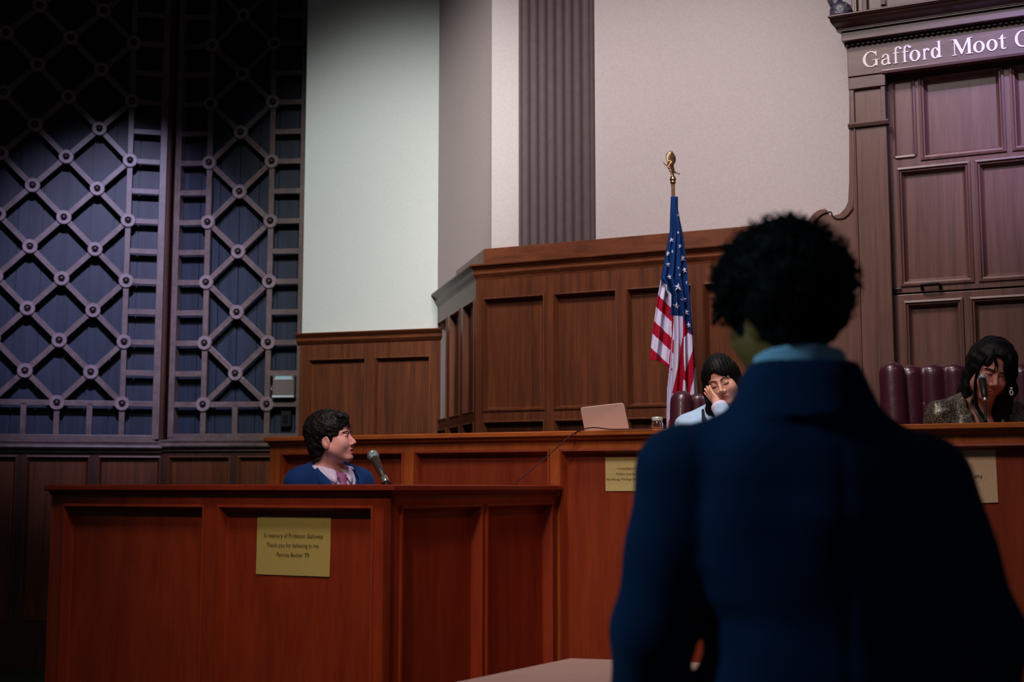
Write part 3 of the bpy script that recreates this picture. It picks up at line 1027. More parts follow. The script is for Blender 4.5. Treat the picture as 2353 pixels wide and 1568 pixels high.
# pull handle and latch
hs0, hs1 = ks(2119, 661), ks(2161, 659)
hz = kz(2140, 657)
bm = bmesh.new()
tube(bm, smooth_pts([Kf.p(hs0, DR, hz), Kf.p(hs0, DR + .022, hz - .003), Kf.p(hs0 + .012, DR + .034, hz + .004), Kf.p(hs1 - .012, DR + .034, hz + .004), Kf.p(hs1, DR + .022, hz - .003), Kf.p(hs1, DR, hz)], 5), .0065, 8)
for s in (hs0, hs1):
    fbox(bm, Kf, s - .008, s + .008, DR, DR + .006, hz - .018, hz + .014)
mk('pull_handle', bm, M['iron'], cn, smooth=False)
bm = bmesh.new(); s = ks(2064, 665); z = kz(2064, 665)
tube(bm, [Kf.p(s - .024, DR + .012, z - .002), Kf.p(s + .018, DR + .012, z + .001)], .005, 8); fbox(bm, Kf, s - .022, s - .010, DR, DR + .014, z - .012, z + .008)
mk('latch', bm, M['iron'], cn)

# ------------------------------------------------------------------ raised serif lettering
def arc(cx, cy, rx, ry, a0, a1, n=22):
    return [(cx + rx * math.cos(R(a0 + (a1 - a0) * k / n)), cy + ry * math.sin(R(a0 + (a1 - a0) * k / n))) for k in range(n + 1)]


def ringsec(cx, cy, rx, ry, a0, a1, tx, ty, n=26):
    """crescent stroke: thick at the sides (tx), thin top and bottom (ty)"""
    return arc(cx, cy, rx, ry, a0, a1, n) + arc(cx, cy, rx - tx, ry - ty, a1, a0, n)


def rect(x0, x1, y0, y1): return [(x0, y0), (x1, y0), (x1, y1), (x0, y1)]


X = .70                                     # x-height over cap height
GL_ = {
    'G': [ringsec(.44, .49, .44, .51, 42, 318, .155, .07), rect(.66, .79, .06, .42), rect(.54, .90, .40, .445), [(.70, .98), (.74, .98), (.76, .64), (.73, .64), (.66, .84)],
          [(.70, .18), (.79, .10), (.79, .0), (.72, .06), (.60, .03)]],
    'a': [ringsec(.24, .19, .24, .21, 60, 330, .14, .07), rect(.40, .53, .10, .52), ringsec(.29, .50, .24, .20, 0, 150, .14, .07), arc(.12, .54, .07, .065, 0, 360, 14)[:-1],
          [(.30, .42), (.42, .46), (.42, .40), (.30, .36)], [(.40, .10), (.53, .14), (.60, .07), (.66, .11), (.62, .02), (.50, -.01), (.42, .04)]],
    'f': [rect(.14, .27, .03, .86), rect(.02, .46, .63, .685), rect(.03, .40, 0, .035), ringsec(.38, .84, .24, .22, 20, 180, .155, .07), arc(.56, .92, .075, .07, 0, 360, 14)[:-1]],
    'o': [ringsec(.31, .34, .31, .36, 0, 360, .155, .065, 40)],
    'r': [rect(.12, .25, .03, .62), rect(.02, .38, 0, .035), [(.0, .60), (.25, .72), (.25, .60), (.12, .60)], ringsec(.40, .46, .18, .24, 40, 170, .07, .10), arc(.50, .59, .075, .075, 0, 360, 14)[:-1]],
    'd': [ringsec(.26, .33, .26, .35, 25, 335, .155, .065), rect(.42, .55, .06, 1.04), [(.32, 1.0), (.55, 1.08), (.55, 1.0), (.42, .97)], [(.42, .0), (.42, .09), (.55, .09), (.66, .08), (.66, .045)]],
    'M': [rect(.14, .185, .03, .96), rect(.86, 1.01, .03, .96), rect(.02, .30, 0, .04), rect(.74, 1.12, 0, .04), rect(.0, .17, .96, 1.0), rect(.86, 1.12, .96, 1.0),
          [(.10, 1.0), (.28, 1.0), (.60, .22), (.55, .02), (.51, .02)], [(.51, .02), (.56, .02), (.92, .92), (.88, 1.0), (.84, .94), (.55, .20)]],
    't': [rect(.12, .25, .12, .84), rect(.0, .40, .63, .685), [(.02, .66), (.12, .74), (.22, .92), (.25, .92), (.25, .66)], ringsec(.27, .15, .15, .17, 180, 330, .11, .05)],
    'C': [ringsec(.44, .49, .44, .51, 40, 320, .155, .07), [(.70, .98), (.74, .98), (.77, .64), (.74, .64), (.67, .84)]],
}
GW = {'G': .90, 'a': .66, 'f': .56, 'o': .62, 'r': .56, 'd': .66, 'M': 1.12, 't': .40, 'C': .84}
LT = [('G', 137, 368, 548), ('a', 388, 530, 528), ('f', 548, 662, 508), ('f', 668, 790, 495), ('o', 778, 928, 482), ('r', 948, 1056, 467), ('d', 1072, 1230, 448), ('M', 1356, 1650, 405),
      ('o', 1655, 1815, 385), ('o', 1838, 1992, 366), ('t', 2005, 2112, 350), ('C', 2230, 2440, 320)]
fd = .02
zbl = sum(Kf.z(1960 + (x0 + x1) / 2 / 5.987, 60 + yb / 5.987, fd) for _, x0, x1, yb in LT[1:]) / (len(LT) - 1) + .004
capz = Kf.z(1960 + 250 / 5.987, 60 + 326 / 5.987, fd) - Kf.z(1960 + 250 / 5.987, 60 + 548 / 5.987, fd)
capz *= .97
for ch, x0, x1, yb in LT:
    yy = 60 + yb / 5.987 - 12
    sa, sb_ = Kf.s(1960 + x0 / 5.987, yy, fd), Kf.s(1960 + x1 / 5.987, yy, fd)
    kx = (sb_ - sa) / GW[ch]
    bm = bmesh.new()
    for q_, con in enumerate(GL_[ch]):
        P = [(sa + x * kx, zbl + y * capz) for x, y in con]
        dd = .004 + .0003 * q_
        if len(con) > 40 and ch != 'M' or (len(con) > 24 and 'ring'):
            n = len(con) // 2
            for i in range(n - 1):
                quad = [P[i], P[i + 1], P[2 * n - 2 - i], P[2 * n - 1 - i]]
                poly_ex(bm, Kf, quad, fd - .002, fd + dd)
        else:
            poly_ex(bm, Kf, P, fd - .002, fd + dd)
    mk('letter', bm, M['letter'], cn)
# ================================================================== implicit surfaces for bodies, hair and clothes
F32 = np.float32


def rotm(yaw=0, pitch=0, roll=0):
    """columns: body axes. front is -y; yaw turns to the viewer's right, pitch bows, roll tips the head to the viewer's left"""
    return np.array(Matrix.Rotation(R(yaw), 3, 'Z') @ Matrix.Rotation(R(-roll), 3, 'Y') @ Matrix.Rotation(R(pitch), 3, 'X'), dtype=F32)


class Grid:
    def __init__(self, xs, ys, zs):
        self.xs, self.ys, self.zs = [np.asarray(a, dtype=F32) for a in (xs, ys, zs)]
        self.P = (self.xs[:, None, None], self.ys[None, :, None], self.zs[None, None, :])


def axis(*segs):
    """(start, end, step) runs joined into one axis"""
    out = []
    for a, b, h in segs:
        n = max(1, int(round((b - a) / h)))
        out += [a + (b - a) * k / n for k in range(n)]
    out.append(segs[-1][1])
    return out


def loc(P, c, Rm=None, s=1.0):
    x, y, z = P[0] - F32(c[0]), P[1] - F32(c[1]), P[2] - F32(c[2])
    if Rm is None:
        return (x / F32(s), y / F32(s), z / F32(s))
    k = F32(1.0 / s)
    return tuple((x * Rm[0, i] + y * Rm[1, i] + z * Rm[2, i]) * k for i in range(3))


def ell(p, c, r):
    x, y, z = (p[0] - F32(c[0])) / F32(r[0]), (p[1] - F32(c[1])) / F32(r[1]), (p[2] - F32(c[2])) / F32(r[2])
    k0 = np.sqrt(x * x + y * y + z * z) + F32(1e-6)
    x, y, z = x / F32(r[0]), y / F32(r[1]), z / F32(r[2])
    k1 = np.sqrt(x * x + y * y + z * z) + F32(1e-6)
    return k0 * (k0 - 1) / k1


def sph(p, c, r):
    return np.sqrt((p[0] - F32(c[0])) ** 2 + (p[1] - F32(c[1])) ** 2 + (p[2] - F32(c[2])) ** 2) - F32(r)


def cone(p, a, b, r1, r2):
    a = np.asarray(a, dtype=F32); b = np.asarray(b, dtype=F32)
    ba = b - a
    d2 = float((ba * ba).sum()) + 1e-9
    x, y, z = p[0] - a[0], p[1] - a[1], p[2] - a[2]
    h = np.clip((x * ba[0] + y * ba[1] + z * ba[2]) / F32(d2), 0, 1)
    return np.sqrt((x - ba[0] * h) ** 2 + (y - ba[1] * h) ** 2 + (z - ba[2] * h) ** 2) - (F32(r1) + F32(r2 - r1) * h)


def chain(p, pts, rs, k=.01):
    d = None
    for i in range(len(pts) - 1):
        e = cone(p, pts[i], pts[i + 1], rs[i], rs[i + 1])
        d = e if d is None else smin(d, e, k)
    return d


def smin(a, b, k):
    h = np.clip(F32(.5) + F32(.5 / k) * (b - a), 0, 1)
    return b + (a - b) * h - F32(k) * h * (1 - h)


def smax(a, b, k):
    return -smin(-a, -b, k)


def tors(p, zs, cx, cy, aa, bb):
    """trunk with an oval section that changes with height"""
    zs = np.asarray(zs, dtype=float)
    z = np.asarray(p[2], dtype=float)
    f = lambda v: np.interp(z, zs, v).astype(F32)
    A_, B_ = f(aa), f(bb)
    x, y = (p[0] - f(cx)) / A_, (p[1] - f(cy)) / B_
    q = np.sqrt(np.sqrt(x ** 4 + y ** 4 + 1.3 * x * x * y * y) + F32(1e-9))
    d = (q - 1) * np.minimum(A_, B_) * F32(.9)
    return np.maximum(d, np.maximum((p[2] - F32(zs[-1])), F32(zs[0]) - p[2]))


_rs = np.random.RandomState(5)
NK = [(_rs.normal(size=3), _rs.uniform(0, 6.28)) for _ in range(24)]


def wob(p, f, n=8, o=0):
    v = F32(0)
    for k, ph in NK[o:o + n]:
        v = v + np.sin((p[0] * F32(k[0]) + p[1] * F32(k[1]) + p[2] * F32(k[2])) * F32(f) + F32(ph))
    return v / F32(n) * F32(1.6)


def nets(val, G):
    val = np.ascontiguousarray(np.broadcast_to(val, (len(G.xs), len(G.ys), len(G.zs)))).astype(F32)
    # closed at the border
    for ax in range(3):
        sl = [slice(None)] * 3
        for e in (0, -1):
            sl[ax] = e
            val[tuple(sl)] = np.maximum(val[tuple(sl)], F32(1e-4))
    ins = val < 0
    nx, ny, nz = val.shape
    shp = (nx - 1, ny - 1, nz - 1)
    N = shp[0] * shp[1] * shp[2]
    acc = np.zeros((N, 3)); cnt = np.zeros(N)
    AX = (G.xs, G.ys, G.zs)
    edges = []
    for ax in range(3):
        a = [slice(None)] * 3; b = [slice(None)] * 3
        a[ax] = slice(0, -1); b[ax] = slice(1, None)
        cr = np.argwhere(ins[tuple(a)] != ins[tuple(b)])
        if not len(cr):
            edges.append((cr, None)); continue
        i2 = cr.copy(); i2[:, ax] += 1
        va = val[tuple(cr.T)]; vb = val[tuple(i2.T)]
        t = va / (va - vb)
        pos = np.stack([AX[k][cr[:, k]] for k in range(3)], 1).astype(float)
        pos[:, ax] += (AX[ax][i2[:, ax]] - AX[ax][cr[:, ax]]) * t
        o1, o2 = [k for k in range(3) if k != ax]
        for e1 in (0, -1):
            for e2 in (0, -1):
                c = cr.copy(); c[:, o1] += e1; c[:, o2] += e2
                ok = (c[:, o1] >= 0) & (c[:, o2] >= 0) & (c[:, o1] < shp[o1]) & (c[:, o2] < shp[o2])
                idx = np.ravel_multi_index(tuple(c[ok].T), shp)
                np.add.at(acc, idx, pos[ok]); np.add.at(cnt, idx, 1)
        edges.append((cr, va < 0))
    used = np.flatnonzero(cnt)
    mp = -np.ones(N, dtype=np.int64); mp[used] = np.arange(len(used))
    verts = acc[used] / cnt[used][:, None]
    quads = []
    for ax in range(3):
        cr, neg = edges[ax]
        if neg is None:
            continue
        o1, o2 = (ax + 1) % 3, (ax + 2) % 3
        ok = (cr[:, o1] > 0) & (cr[:, o2] > 0) & (cr[:, o1] < shp[o1]) & (cr[:, o2] < shp[o2])
        cr = cr[ok]; neg = neg[ok]
        q = []
        for e1, e2 in ((-1, -1), (0, -1), (0, 0), (-1, 0)):
            c = cr.copy(); c[:, o1] += e1; c[:, o2] += e2
            q.append(mp[np.ravel_multi_index(tuple(c.T), shp)])
        q = np.stack(q, 1)
        q[~neg] = q[~neg][:, ::-1]
        quads.append(q)
    return verts, np.concatenate(quads) if quads else np.zeros((0, 4), int)


def solid(name, val, G, mats, parent, matfn=None, smooth_it=0):
    v, q = nets(val, G)
    me = bpy.data.meshes.new(name)
    me.vertices.add(len(v)); me.vertices.foreach_set('co', v.astype(np.float32).ravel())
    me.loops.add(len(q) * 4); me.loops.foreach_set('vertex_index', q.ravel().astype(np.int32))
    me.polygons.add(len(q))
    me.polygons.foreach_set('loop_start', np.arange(0, len(q) * 4, 4, dtype=np.int32))
    me.update(calc_edges=True)
    if matfn is not None:
        c = v[q].mean(1)
        me.polygons.foreach_set('material_index', matfn(c).astype(np.int32))
    o = link_mesh(name, me, mats, parent, smooth=True)
    if smooth_it:
        m = o.modifiers.new('soft', 'SMOOTH'); m.iterations = smooth_it; m.factor = .5
    return o


def tow(c, Rm, s, p):
    """head-local point to the place"""
    v = Rm @ np.asarray(p, dtype=float) * s + np.asarray(c, dtype=float)
    return Vector(v.tolist())


# ------------------------------------------------------------------ a head with a face
def head_sdf(p, female=False, mouth=0.0, lids=0.35):
    d = ell(p, (0, .018, .040), (.073, .092, .082))
    d = smin(d, ell(p, (0, -.025, -.035), (.060, .060, .080)), .03)
    jw = .047 if female else .051
    for sx in (-1, 1):
        d = smin(d, cone(p, (sx * jw, .012, -.045), (sx * .016, -.062, -.098), .020, .016), .022)
        d = smin(d, sph(p, (sx * .036, -.050, -.030), .031), .025)
        d = smin(d, sph(p, (sx * .040, -.020, -.055), .026), .03)
    d = smin(d, ell(p, (0, -.067, -.097), (.019, .015, .014)), .018)
    for sx in (-1, 1):
        d = smin(d, cone(p, (sx * .010, -.073, .022), (sx * .046, -.056, .024), .0070, .0065), .016)
        d = smax(d, -ell(p, (sx * .030, -.096, .004), (.017, .017, .010)), .010)
    # nose
    d = smin(d, cone(p, (0, -.076, .016), (0, -.102, -.026), .0072, .0092), .010)
    d = smin(d, sph(p, (0, -.1025, -.029), .0098), .006)
    for sx in (-1, 1):
        d = smin(d, ell(p, (sx * .0125, -.090, -.036), (.0075, .010, .0075)), .006)
        d = smax(d, -ell(p, (sx * .0065, -.098, -.0435), (.0032, .005, .003)), .003)
        # lids over the eyeballs
        d = smin(d, ell(p, (sx * .030, -.0735, .0085 - .004 * lids), (.0155, .0105, .0065 + .003 * lids)), .004)
        d = smin(d, ell(p, (sx * .030, -.0735, -.0055), (.0145, .0095, .0042)), .004)
    # mouth
    d = smin(d, ell(p, (0, -.070, -.066), (.030, .016, .020)), .014)
    up, lo = -.0605 + mouth * .2, -.0715 - mouth
    d = smin(d, ell(p, (0, -.0855, up), (.021, .0065, .0046)), .004)
    d = smin(d, ell(p, (0, -.0840, lo), (.018, .0066, .0052)), .004)
    d = smax(d, -ell(p, (0, -.093, (up + lo) / 2), (.020, .012, .0010 + mouth * .62)), .002)
    # ears
    for sx in (-1, 1):
        e = ell(p, (sx * .077, .016, -.014), (.0095, .021, .034))
        e = smax(e, -ell(p, (sx * .087, .011, -.008), (.0085, .012, .020)), .003)
        e = smin(e, ell(p, (sx * .080, .000, -.014), (.006, .006, .009)), .004)
        d = smin(d, e, .006)
    return d


def lips_fn(c, hc, Rm, s, mouth=0.0):
    l = (c - np.asarray(hc)) @ Rm / s
    m = (l[:, 1] < -.078) & (((l[:, 0] / .0205) ** 2 + ((l[:, 2] + .0660 + mouth * .4) / (.0092 + mouth * .8)) ** 2) < 1)
    return m.astype(int)


def face_parts(t, hc, Rm, s, brow=True, closed=False, look=(0, 0)):
    for sx in (-1, 1):
        bm = bmesh.new()
        bmesh.ops.create_icosphere(bm, subdivisions=3, radius=.0122 * s)
        bm.transform(Matrix.Translation(tow(hc, Rm, s, (sx * .030, -.0690, .002))))
        o = mk('eye', bm, M['eye'], t, smooth=True)
        if not closed:
            bm = bmesh.new()
            lathe(bm, [(0, .0128), (.0034, .0124), (.0056, .0112), (.0058, .0102), (0, .0098)], (0, 0, 0), 14, (look[0], -1, look[1]))
            bm.transform(Matrix.Diagonal((s, s, s, 1)))
            bm.transform(Matrix(Rm.astype(float).tolist()).to_4x4())
            bm.transform(Matrix.Translation(tow(hc, Rm, s, (sx * .030, -.0690, .002))))
            mk('iris', bm, M['iris'], o, smooth=True)
        # lashes
        bm = bmesh.new()
        zz = -.0025 if closed else .0060
        pts = [tow(hc, Rm, s, (sx * (.030 + dx), -.0838 + abs(dx) * .28 + max(0, dx) * .12, zz - (.0030 if closed else -.0022) * (1 - (dx / .016) ** 2))) for dx in (-.014, -.008, 0, .008, .0155)]
        tube(bm, smooth_pts(pts, 4), .0013 * s * (1.3 if closed else 1.0), 6)
        mk('eyelashes', bm, M['brow'], t, smooth=True)
        if brow:
            bm = bmesh.new()
            pts = [tow(hc, Rm, s, q) for q in ((sx * .010, -.0862, .0205), (sx * .024, -.0855, .0262), (sx * .038, -.0772, .0275), (sx * .051, -.0640, .0225))]
            P = smooth_pts(pts, 5)
            tube(bm, P, [.0014 * s + .0018 * s * math.sin(math.pi * min(1, (i + 3) / (len(P) + 3))) for i in range(len(P))], 6)
            mk('eyebrow', bm, M['brow'], t, smooth=True)


def hand_sdf(p, side, fingers=None, thumb=None):
    """hand-local: wrist at the origin, fingers towards +y, back of the hand +z, thumb at side*x"""
    d = ell(p, (0, .046, 0), (.040, .052, .014))
    d = smin(d, cone(p, (0, -.03, 0), (0, .02, 0), .024, .026), .02)
    fx = [.029, .010, -.010, -.028]
    ln = [.068, .076, .070, .054]
    rr_ = [.0085, .0088, .0085, .0075]
    for k in range(4):
        b = fingers[k] if fingers else .35
        x0 = fx[k] * side
        pts = [np.array([x0 * .9, .080, .002])]
        a = b * .5
        for j, f in enumerate((.46, .30, .24)):
            st_ = ln[k] * f
            pts.append(pts[-1] + np.array([x0 * .10, math.cos(a) * st_, -math.sin(a) * st_]))
            a += b
        d = smin(d, chain(p, pts, [rr_[k] * 1.08, rr_[k], rr_[k] * .92, rr_[k] * .8], .004), .006)
    th = thumb or [(.030, .018, -.006), (.052, .045, -.014), (.060, .072, -.018), (.060, .092, -.018)]
    d = smin(d, chain(p, [(x * side, y, z) for x, y, z in th], [.016, .0125, .0105, .0085], .006), .008)
    return d
# ================================================================== people
def pxm(Y): return Y / FPX                   # metres per pixel at that depth (near the horizon)


# ------------------------------------------------------------------ the suited man seen from behind
YM = 2.0
mc = at(1843, 1000, YM)
mx, my = mc.x, YM
man = thing('person', 'person in a navy suit with curly black hair seen from behind', 'person', (mx, my, 0))
hpos = at(1808, 722, YM)
hc = np.array([hpos.x, YM + .02, hpos.z]); hR = rotm(212, 6, 0); hs = .93
tz_ = [0.78, .90, 1.00, 1.055, 1.11, 1.14, 1.26, 1.32, 1.355, 1.385, 1.42, 1.465]
ta = [.190, .188, .180, .168, .167, .178, .178, .178, .160, .115, .078, .064]
tb_ = [.130, .128, .120, .118, .117, .116, .122, .118, .105, .090, .074, .064]
tcy = [0, 0, 0, 0, 0, 0, 0, 0, -.005, -.012, -.018, -.02]
z0s = [.012, .012, .017, .0262, .0235, .010] + [0] * (len(tz_) - 6)
# world-aligned local frame of the man: front is +y
Lsh, Rsh = (-.180, .0, 1.323), (.182, .0, 1.308)
Lel, Rel = (-.233, -.015, 1.085), (.256, -.01, 1.085)
Lwr, Rwr = (-.247, .06, .855), (.290, .07, .86)
G = Grid(axis((-.34, -.15, .008), (-.15, .12, .0055), (.12, .36, .008)), axis((-.2, -.12, .012), (-.12, .16, .0055), (.16, .40, .010)),
         axis((.70, .90, .007), (.90, 1.42, .012), (1.42, 1.76, .005)))
P = loc(G.P, (-mx, -my, 0))                  # grid is local already
P = G.P
hl = loc(P, hc - np.array([mx, my, 0]), hR, hs)
d = head_sdf(hl)
d = smin(d, cone(P, (-.004, -.012, 1.42), (hpos.x - mx, .012, 1.56), .056, .055), .02)
d = smin(d, tors(P, tz_, z0s, tcy, [a * .9 for a in ta], [b * .9 for b in tb_]), .03)
for sh, el, wr in ((Lsh, Lel, Lwr), (Rsh, Rel, Rwr)):
    d = smin(d, chain(P, [sh, el, wr], [.050, .038, .027], .02), .03)
hm = np.array([[0, 0, 1], [-1, 0, 0], [0, -1, 0]], dtype=F32)   # left hand hangs: fingers down, thumb forward
# left: y axis -> -z ; thumb (x*side) -> +y ; back of hand z -> -x
Rl = np.stack([np.array([0, 1, 0]), np.array([0, .15, -.99]), np.array([-1, 0, 0])], 1).astype(F32)
d = smin(d, hand_sdf(loc(P, Lwr, Rl), 1, fingers=[.35, .42, .48, .52]), .015)
Rr = np.stack([np.array([0, -1, 0]), np.array([0, .15, -.99]), np.array([1, 0, 0])], 1).astype(F32)
d = smin(d, hand_sdf(loc(P, Rwr, Rr), -1, fingers=[.35, .42, .48, .52]), .015)
Gw = Grid(G.xs + F32(mx), G.ys + F32(my), G.zs)
solid('body', d, Gw, [M['skin_man'], M['lip']], man)
# jacket
G = Grid(axis((-.36, .40, .0075)), axis((-.24, .36, .0085)), axis((.70, 1.53, .0075)))
P = G.P
d = tors(P, tz_, z0s, tcy, [a + .012 for a in ta], [b + .014 for b in tb_])
for sh, nk in ((Lsh, (-.055, -.012, 1.392)), (Rsh, (.055, -.012, 1.392))):
    d = smin(d, cone(P, nk, sh, .046, .062), .035)
for sh, el, wr in ((Lsh, Lel, Lwr), (Rsh, Rel, Rwr)):
    w2_ = np.array(el) + (np.array(wr) - np.array(el)) * .93
    d = smin(d, chain(P, [sh, el, w2_], [.073, .060, .046], .03), .022)
fl_k = F32(1) + np.clip(F32(1.485) - P[2], 0, .1) * F32(4.2)
cl = np.sqrt(((P[0]) / (F32(.077) * fl_k)) ** 2 + ((P[1] + .012) / (F32(.076) * fl_k)) ** 2) - 1
col_ = np.maximum(np.abs(cl * F32(.078)) - F32(.009), np.maximum(P[2] - F32(1.482) - P[1] * F32(-.10), F32(1.40) - P[2]))
d = smin(d, col_, .012)
d = d + F32(.0035) * wob(P, 22, 8) * np.clip((F32(1.36) - P[2]) * 6, 0, 1) + F32(.002) * wob(P, 48, 6, 8)
# vent seam down the back
d = d + F32(.0022) * np.exp(-((P[0] - F32(.03)) / F32(.007)) ** 2) * (P[1] < 0) * (P[2] < 1.36)
# sleeve heads
for sx, s_ in ((-1, Lsh), (1, Rsh)):
    d = d + F32(.003) * np.exp(-((P[0] - F32(s_[0] * .93)) / F32(.007)) ** 2) * (P[2] > 1.2)
Gw = Grid(G.xs + F32(mx), G.ys + F32(my), G.zs)
solid('jacket', d, Gw, M['suit'], man, smooth_it=2)
# shirt collar
G = Grid(axis((-.10, .10, .004)), axis((-.11, .10, .004)), axis((1.43, 1.53, .003)))
P = G.P
cl = np.sqrt(((P[0] + F32(.004)) / F32(.0655)) ** 2 + ((P[1] + F32(.010)) / F32(.066)) ** 2) - 1
tilt = P[1] * F32(-.22)
d = np.maximum(np.abs(cl * F32(.066)) - F32(.0042), np.maximum(P[2] - F32(1.494) - tilt, F32(1.44) - P[2]))
Gw = Grid(G.xs + F32(mx), G.ys + F32(my), G.zs)
solid('shirt_collar', d, Gw, M['shirt_blue'], man, smooth_it=1)
# curly hair
G = Grid(axis((hc[0] - .16, hc[0] + .16, .0048)), axis((hc[1] - .17, hc[1] + .17, .0055)), axis((1.46, 1.75, .0048)))
P = G.P
hp = at(1805, 652, YM)
d = ell(P, (hp.x, hc[1] - .012, hp.z - .002), (.103, .118, .098))
d = smin(d, ell(P, (hp.x + .004, hc[1] - .060, hp.z - .050), (.074, .048, .058)), .03)
hl = loc(P, hc, hR, hs)
# the face and the ear stay free
d = smax(d, -ell(hl, (0, -.115, -.055), (.075, .095, .085)), .012)
d = smax(d, -ell(hl, (.098, -.01, -.030), (.040, .034, .055)), .012)
d = d + F32(.0085) * wob(P, 70, 10) + F32(.006) * wob(P, 150, 10, 10)
o = solid('hair', d, G, M['hair_man'], man)
# loose curls round the outline
bm = bmesh.new()
rnd = random.Random(3)
for k in range(900):
    th, ph = rnd.uniform(0, 2 * math.pi), math.acos(rnd.uniform(-.55, 1))
    n_ = Vector((math.sin(ph) * math.cos(th), math.sin(ph) * math.sin(th), math.cos(ph)))
    lp = np.array([(n_.x * .1 + hp.x), hc[1] - .012 + n_.y * .114, hp.z + n_.z * .095])
    q_ = (lp - hc) @ hR / hs
    if q_[1] < -.035 and q_[2] < .045:
        continue
    if q_[2] < -.01 and q_[0] > .05:
        continue
    c_ = Vector(lp.tolist())
    t1 = n_.orthogonal().normalized(); t2 = n_.cross(t1)
    L = rnd.uniform(.008, .020); r0 = rnd.uniform(.003, .006); a0 = rnd.uniform(0, 6.28)
    pts = [c_ + n_ * (L * j / 6) + t1 * (r0 * math.cos(a0 + j * 1.1)) + t2 * (r0 * math.sin(a0 + j * 1.1)) for j in range(7)]
    tube(bm, pts, .0011, 4, caps=False)
# curls hanging at the temple
for k in range(16):
    b_ = at(1640 + rnd.uniform(0, 40), 690 + rnd.uniform(-10, 10), YM + .03 + rnd.uniform(-.02, .02))
    pts = [b_ + Vector((.005 * math.cos(j * 1.3 + k), .005 * math.sin(j * 1.3 + k), -.0052 * j)) for j in range(8)]
    tube(bm, pts, .0022, 5)
mk('hair', bm, M['hair_man'], man, smooth=True)
# trousers and shoes
G = Grid(axis((-.27, .27, .014)), axis((-.2, .25, .014)), axis((.02, 1.02, .014)))
P = G.P
d = ell(P, (0, 0, .92), (.175, .125, .12))
for sx in (-1, 1):
    d = smin(d, chain(P, [(sx * .09, 0, .86), (sx * .105, .015, .48), (sx * .11, -.01, .07)], [.092, .068, .058], .03), .04)
Gw = Grid(G.xs + F32(mx), G.ys + F32(my), G.zs)
solid('trousers', d, Gw, M['trouser'], man)
for sx in (-1, 1):
    G = Grid(axis((-.06, .06, .008)), axis((-.12, .22, .01)), axis((-.005, .10, .006)))
    d = smin(ell(G.P, (0, .09, .03), (.045, .11, .035)), ell(G.P, (0, -.04, .04), (.038, .06, .045)), .03)
    d = np.maximum(d, -G.P[2])
    Gw = Grid(G.xs + F32(mx + sx * .11), G.ys + F32(my), G.zs)
    solid('shoe', d, Gw, M['shoe'], man)

# ------------------------------------------------------------------ the boy in the witness stand
YB = 5.75
k_ = pxm(YB)
boy_h = at(767, 1011, YB)
hc = np.array([boy_h.x, YB, boy_h.z]); hR = rotm(78, -8, 0); hs = .885
tcx = at(756, 1090, YB)
bx, by = tcx.x, YB + .05
bR = rotm(40, 0, 0)
SHZ = at(752, 1079, YB).z                    # neck base
boy = thing('person', 'boy in a blue suit and plum tie speaking at the red-brown stand', 'person', (bx, by, .45))


def torso_parts(P, c, Rm, sh, w, infl=0.0, arms=True, depth=.105, low=-.50, lift=0.0, elb=None):
    """seated trunk hanging from the neck base height sh"""
    p = loc(P, (c[0], c[1], sh), Rm)
    zs = [low, -.40, -.28, -.16, -.09, -.045, -.01, .02, .04]
    aa = [w * .84, w * .80, w * .80, w * .88, w * .90, w * .80, w * .56, w * .36, .05]
    bb = [depth * 1.05, depth, depth, depth * 1.02, depth * .98, depth * .86, .070, .058, .05]
    d = tors(p, zs, [0] * 9, [.0, .0, 0, 0, .002, .006, .010, .012, .012], [a + infl for a in aa], [b + infl for b in bb])
    for sx in (-1, 1):
        shp = (sx * w * .93, .005, -.060)
        d = smin(d, cone(p, (sx * .05, .01, -.008), shp, .040 + infl, .050 + infl), .03)
        if arms:
            e_ = (sx * w * 1.12, -.02, -.31) if elb is None else elb[0 if sx < 0 else 1]
            d = smin(d, cone(p, shp, e_, .051 + infl, .042 + infl), .025)
            f_ = (sx * w * .75, -.24, -.36) if elb is None else None
            if f_ is not None:
                d = smin(d, cone(p, e_, f_, .040 + infl, .034 + infl), .02)
    return d, p


x0, y0, z0 = bx, by, SHZ
G = Grid(axis((x0 - .30, hc[0] - .13, .012), (hc[0] - .13, hc[0] + .14, .0036), (hc[0] + .14, x0 + .32, .012)), axis((y0 - .34, YB - .13, .012), (YB - .13, YB + .14, .0042), (YB + .14, y0 + .22, .012)),
         axis((.80, z0 - .06, .014), (z0 - .06, hc[2] + .16, .0036)))
P = G.P
hl = loc(P, hc, hR, hs)
d = head_sdf(hl, mouth=.006, lids=.45)
d = smin(d, cone(P, (bx + .004, by, SHZ - .02), (hc[0] - .010, hc[1] + .018, hc[2] - .05), .050, .046), .018)
t_, p_ = torso_parts(P, (bx, by), bR, SHZ, .165, -.004)
d = smin(d, t_, .02)
solid('body', d, G, [M['skin_boy'], M['lip']], boy, matfn=lambda c: lips_fn(c, hc, hR, hs, .006))
face_parts(boy, hc, hR, hs, look=(.0, -.1))
# shirt
G = Grid(axis((x0 - .22, x0 + .24, .006)), axis((y0 - .26, y0 + .2, .007)), axis((z0 - .46, z0 + .06, .006)))
P = G.P
t_, p_ = torso_parts(P, (bx, by), bR, SHZ, .165, .004, arms=False)
d = t_
d = np.maximum(d, p_[2] - F32(.016))
d = np.maximum(d, -(cone(P, (bx + .004, by, SHZ - .045), (hc[0] - .010, hc[1] + .018, hc[2]), .062, .062)))
solid('shirt', d, G, M['shirt'], boy, smooth_it=1)
